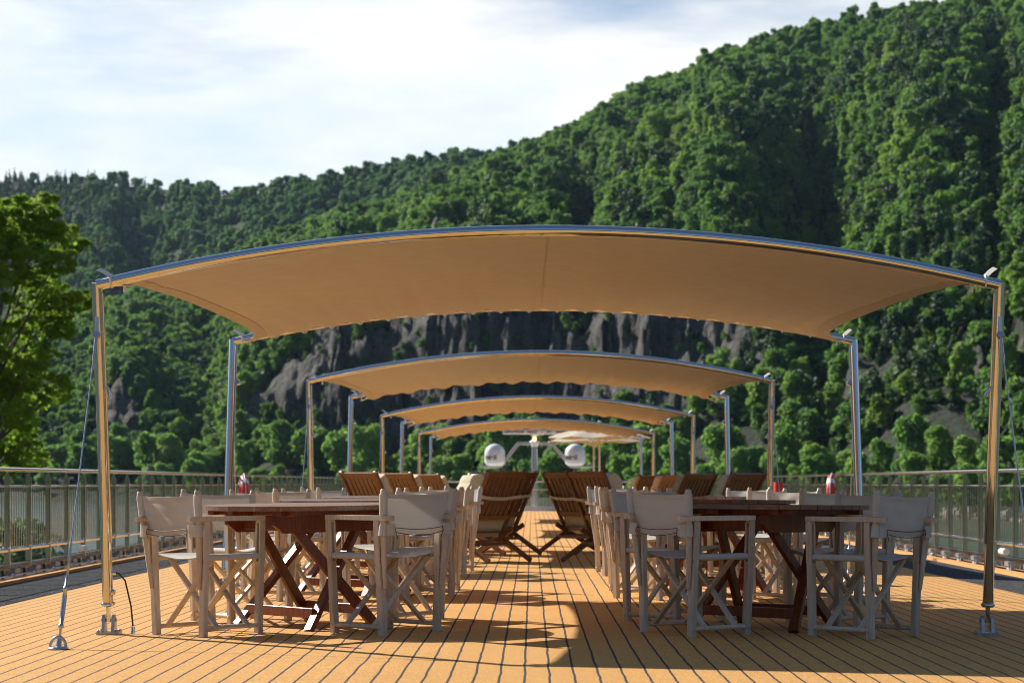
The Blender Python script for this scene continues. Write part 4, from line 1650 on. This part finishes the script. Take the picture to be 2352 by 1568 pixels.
# picture column of the middle of the top rail, distance, heading (degrees; 90 looks away from the camera), label
LOUNGERS = [
    (823, 21.9, 45, 'slatted teak lounger leftmost in the front row under the second awning'),
    (1166, 21.9, 136, 'slatted teak lounger just left of the aisle, closest to the camera'),
    (1343, 21.9, 42, 'slatted teak lounger just right of the aisle, closest to the camera'),
    (1720, 22.0, 136, 'slatted teak lounger rightmost in the front row under the second awning'),
    (906, 24.3, 46, 'teak lounger right behind the leftmost front lounger'),
    (1196, 24.0, 138, 'teak lounger half hidden behind the one left of the aisle'),
    (1284, 24.6, 42, 'teak lounger half hidden behind the one right of the aisle'),
    (1612, 24.6, 136, 'cushioned teak lounger right behind the rightmost front lounger'),
    (975, 28.8, 46, 'small far teak lounger last in the left outer column'),
    (1553, 29.0, 134, 'third cushioned lounger back in the right outer column'),
    (1498, 31.5, 134, 'fourth and farthest cushioned lounger in the right outer column'),
    (1137, 26.2, -140, 'cushioned lounger turned towards the camera, behind the left aisle lounger'),
    (1108, 28.4, -140, 'farther cushioned lounger turned towards the camera on the left'),
    (1372, 26.4, -40, 'cushioned lounger turned towards the camera, behind the right aisle lounger'),
]
for i, (px, Y, hd, lb) in enumerate(LOUNGERS):
    k = i % 2
    if k in lused:
        o = copy_tree(lg[k])
    else:
        lused.add(k)
        o = lg[k]
    a = math.radians(hd)
    fx, fy = math.cos(a), math.sin(a)
    x = (px - VX) / F * (Y - 0.30) + 0.38 * fx          # top rail sits 0.38 m behind the origin
    y = Y - 0.30 + 0.38 * fy
    o.location = (x, y, deck_z(x))
    o.rotation_euler = (0, 0, a - math.pi / 2)
    tag(o, lb, 'lounger', 'slatted teak loungers with cream cushions')


# ------------------------------------------------------------------ far end: mast, domes, radar, parasols
def text_mesh(txt, size, mat, name, parent, loc, rot, ext=0.004):
    cu = bpy.data.curves.new(name, 'FONT')
    cu.body = txt
    cu.size = size
    cu.extrude = ext
    cu.offset = size * 0.028
    cu.align_x = 'CENTER'
    cu.align_y = 'CENTER'
    tmp = bpy.data.objects.new(name + '_tmp', cu)
    COL.objects.link(tmp)
    bpy.context.view_layer.update()
    me = bpy.data.meshes.new_from_object(tmp.evaluated_get(bpy.context.evaluated_depsgraph_get()))
    bpy.data.objects.remove(tmp)
    me.materials.clear()
    me.materials.append(mat)
    o = bpy.data.objects.new(name, me)
    COL.objects.link(o)
    o.parent = parent
    o.location = loc
    o.rotation_euler = rot
    return o


YM = 62.6
mast = empty('mast', (at(1228, 1160, YM).x, YM, 0))
tag(mast, 'grey mast with two drooping arms at the far end of the deck', 'mast')
zt = at(0, 1018, YM).z
MB().tube([(0, 0, -0.3), (0, 0, zt + 0.03)], [0.13, 0.095], 16).build('pole', M['alu'], mast)
zl = at(0, 1071.5, YM).z
for sx, xs in ((-1, (1190, 1150, 1102)), (1, (1268, 1311, 1362))):
    a = MB()
    x = [at(q_, 0, YM).x - mast.location.x for q_ in xs]
    a.bar((0, 0, zt), (x[0], 0, zt), 0.08, 0.10)
    a.bar((x[0] - sx * 0.015, 0, zt + 0.012), (x[1] + sx * 0.015, 0, zl), 0.079, 0.105)
    a.bar((x[1], 0, zl), (x[2], 0, zl), 0.12, 0.068)
    a.tube([(x[2] - sx * 0.07, 0, zl + 0.03), (x[2] - sx * 0.07, 0, zl + 0.13)], 0.02, 8)
    a.build('arm', M['alu'], mast)
m = MB()
m.lathe([(0.09, -0.12), (0.13, -0.03), (0.16, 0.03), (0.16, 0.07), (0.08, 0.09), (0.07, 0.22), (0.12, 0.26), (0.12, 0.34), (0.05, 0.38)], (0, 0, zt), 16).build('mast_head', M['white'], mast)
MB().lathe([(0, -.06), (0.035, -.06), (0.045, 0), (0.035, .06), (0, 0.06)], (0.0, -0.16, zt + 0.14), 12).build('lamp', M['lamp'], mast)
for cxp, side in ((1136.5, 'left'), (1321, 'right')):
    p = at(cxp, 1067, YM)
    o = empty('satellite_dome', (p.x, YM, zl + 0.034))
    tag(o, 'white satellite dome marked intellian on the %s arm of the mast' % side, 'satellite dome', 'satellite domes on the mast')
    R = 0.325
    H = at(0, 1018.5, YM).z - zl - 0.034
    prof = [(0, 0), (R * 0.72, 0.0), (R * 0.90, 0.05), (R * 0.97, 0.10), (R, 0.16), (R, H - R * 1.0)]
    prof += [(R * math.cos(t * math.pi / 20), H - R * 1.0 + R * math.sin(t * math.pi / 20)) for t in range(1, 11)]
    MB().lathe(prof, (0, 0, 0), 36).build('shell', M['dome'], o)
    MB().lathe([(R + .003, H - R - 0.05), (R + 0.005, H - R - 0.047), (R + 0.005, H - R - 0.04), (R + .003, H - R - 0.037)], (0, 0, 0), 36).build('joint_ring', M['dome'], o)
    tm = text_mesh('intellian', 0.21, M['ink'], 'lettering', o, (-0.02, 0, 0), (0, 0, 0), 0.0)
    for v in tm.data.vertices:                             # wrap the lettering round the shell
        a = v.co.x / R
        v.co = (R * math.sin(a) * 1.012, -R * math.cos(a) * 1.012, 0.255 + v.co.y)
    q = MB()
    for k_ in range(3):
        a = 1.0 + 0.04 * k_
        q.box((R * 1.005 * math.sin(a), -R * 1.005 * math.cos(a), 0.30 + 0.012 * k_), (0.03, 0.012, 0.02), Matrix.Rotation(a, 3, 'Z'))
    q.build('emblem', M['orange_mark'], o)
# radar scanner
pr = at(1240, 991.5, YM)
rad = empty('radar_scanner', (pr.x, YM, pr.z))
tag(rad, 'long white radar bar with red stripe turning on top of the mast', 'radar')
m = MB()
m.bar((-1.17, 0, 0), (1.17, 0, 0), 0.12, 0.15, (0, 0, 1), 0.03)
m.build('scanner_bar', M['white'], rad)
zmt = zt + 0.38
MB().lathe([(0.13, zmt - pr.z), (0.13, -0.10), (0.06, -0.076)], (0, 0, 0), 14).build('gearbox', M['white'], rad)
q = MB()
q.box((-0.15, -0.062, 0.0), (0.50, 0.004, 0.045))
q.box((0.78, -0.062, 0.0), (0.56, 0.004, 0.045))
q.lathe([(0.03, -.002), (0.03, .002), (0, 0.002)], (-0.52, -0.062, 0), 12, Matrix.Rotation(math.pi / 2, 3, 'X'))
q.build('stripe', M['red'], rad)
text_mesh('ALPHATRON', 0.10, M['ink'], 'lettering', rad, (-0.83, -0.063, 0), (math.pi / 2, 0, 0), 0.002)
text_mesh('JRC', 0.10, M['ink'], 'lettering', rad, (0.30, -0.063, 0), (math.pi / 2, 0, 0), 0.002)


def make_parasol(loc, rz, label):
    root = empty('parasol', loc, rz)
    tag(root, label, 'parasol', 'cream parasols at the far end')
    zE, zA, Rr = 2.06, 2.33, 1.36
    MB().tube([(0, 0, 0.05), (0, 0, zA + 0.10)], 0.028, 10).build('pole', M['white'], root)
    MB().lathe([(0, 0), (0.28, 0), (0.28, 0.05), (0.06, 0.07), (0.04, 0.25), (0, .25)], (0, 0, 0), 16).build('base', M['steel_grey'], root)
    MB().lathe([(0, -.045), (0.032, -.032), (0.045, 0), (0.032, .032), (0, .045)], (0, 0, zA + 0.13), 12).build('finial', M['dome'], root)
    n, k = 8, 5
    rows = []
    for j in range(7):
        t = j / 6
        row = []
        for i in range(n * k + 1):
            a = 2 * math.pi * i / (n * k)
            f = abs((i % k) / k - 0.5) * 2
            rad_ = Rr * t * (1 - 0.06 * (1 - f)) + 0.02
            z = zA - (zA - zE) * t - 0.05 * t * (1 - f) + (0.05 * math.sin(math.pi * t))
            row.append((rad_ * math.cos(a), rad_ * math.sin(a), z))
        rows.append(row)
    MB().sheet(rows, 0.004).build('canopy', M['parasol'], root)
    for i in range(n):
        a = 2 * math.pi * i / n
        MB().bar((0.03 * math.cos(a), 0.03 * math.sin(a), zA - 0.03), (Rr * math.cos(a), Rr * math.sin(a), zE - 0.02), 0.016, 0.02).build('rib', M['white'], root)
        MB().bar((0.03 * math.cos(a), 0.03 * math.sin(a), zE - 0.15), (Rr * .5 * math.cos(a), Rr * .5 * math.sin(a), (zE + zA) / 2 - .02), 0.014, 0.018).build('strut', M['white'], root)
    return root


p = at(1377, 1160, 52.5)
make_parasol((p.x, 52.5, 0), 0.2, 'nearer cream parasol with open canopy right of the mast')
p = at(1364, 1160, 57.5)
make_parasol((p.x, 57.5, 0), 0.45, 'farther cream parasol half behind the nearer one')


# ------------------------------------------------------------------ life buoys, box on the rail
def lifebuoy(x, Y, z, side, label):
    root = empty('lifebuoy', (x, Y, z))
    root.rotation_euler = (0, 0, math.radians(-14 * side))
    tag(root, label, 'lifebuoy', 'red lifebuoys on the railings')
    R, r = 0.285, 0.072
    n = 40
    for nm, mat, sel in (('ring', M['red'], False), ('reflective_band', M['white'], True)):
        if not sel:
            MB().tube([(0, R * math.cos(t * 2 * math.pi / n), R * math.sin(t * 2 * math.pi / n)) for t in range(n)], r, 14, False, True).build(nm, mat, root)
        else:
            for q_ in range(4):
                a0 = math.pi / 4 + q_ * math.pi / 2
                pts = [(0, R * math.cos(a0 + u), R * math.sin(a0 + u)) for u in np.linspace(-.16, .16, 7)]
                MB().tube(pts, r * 1.03, 14, False).build(nm, mat, root)
    MB().tube([(0, (R + r + 0.02) * math.cos(t * 2 * math.pi / 48), (R + r + 0.02 - 0.03 * abs(math.sin(t * math.pi / 12))) * math.sin(t * 2 * math.pi / 48)) for t in range(48)], 0.008, 6, False, True).build('grab_line', M['white'], root)
    MB().bar((side * 0.06, 0, 0.34), (-side * 0.03, 0, 0.33), 0.03, 0.02).build('hook', M['steel_rail'], root)


lifebuoy(-5.30, 36.6, 0.66, -1, 'red and white lifebuoy hung on the left railing')
lifebuoy(5.30, 35.2, 0.66, 1, 'red and white lifebuoy hung on the right railing')
root = empty('hose_box', (5.28, 42.7, 0.62))
tag(root, 'small red box mounted on the right railing beyond the lifebuoy', 'box')
MB().box((0, 0, 0.10), (0.14, 0.36, 0.28)).build('body', M['red'], root)
MB().box((-0.075, 0, 0.10), (0.012, 0.30, 0.22)).build('door', M['red'], root)
MB().box((0, 0, 0.25), (0.16, 0.39, 0.02)).build('lid', M['red'], root)

# life-jacket-style white canisters clipped low on the railings
for sx, Y, lb in ((1, 22.5, 'white cylinder clipped low on the right railing'), (-1, 23.6, 'white cylinder clipped low on the left railing')):
    x = sx * 5.33
    root = empty('canister', (x, Y, 0.09))
    tag(root, lb, 'canister')
    MB().tube([(0, -0.12, 0), (0, 0.12, 0)], 0.038, 14).build('body', M['white'], root)
    MB().tube([(0, 0.12, 0), (0, 0.15, 0)], [0.03, 0.026], 12).build('cap', M['steel_grey'], root)

# ------------------------------------------------------------------ trees on the near left bank
big_tree()
near_tree((-28.0, 96, -2.2), 5.0, 9.0, 1.5, 14, 9000, 0.18, 0.30, 'dark leafy tree behind the big sunlit tree at the left edge', 'broadleaf_tree', 8)
for i, (x, y, R, H) in enumerate(((-15.9, 60, 1.4, 3.9), (-17.4, 66, 1.6, 4.4), (-18.4, 72, 1.7, 4.0))):
    near_tree((x, y, -4.6), R, H, 0.3, 16, 5200, 0.085, 0.06,
              ['pale leafy shrub behind the left railing, nearest the camera', 'pale leafy shrub behind the left railing, second from the camera',
               'pale leafy shrub behind the left railing, under the big tree'][i], 'shrub', 20 + i)

# ------------------------------------------------------------------ haze
m = bpy.data.materials.new('haze')
m.use_nodes = True
for n in list(m.node_tree.nodes):
    if n.type != 'OUTPUT_MATERIAL':
        m.node_tree.nodes.remove(n)
v = m.node_tree.nodes.new('ShaderNodeVolumePrincipled')
v.inputs['Color'].default_value = (0.50, 0.72, 1.0, 1)
v.inputs['Density'].default_value = 0.00003
v.inputs['Anisotropy'].default_value = 0.2
m.node_tree.links.new(v.outputs[0], m.node_tree.nodes['Material Output'].inputs['Volume'])
mb = MB()
mb.box((0, 1000, 170), (5200, 3900, 360))
o = mb.build('haze', m)
tag(o, 'thin blue summer haze lying over the valley', 'haze', None, 'stuff')
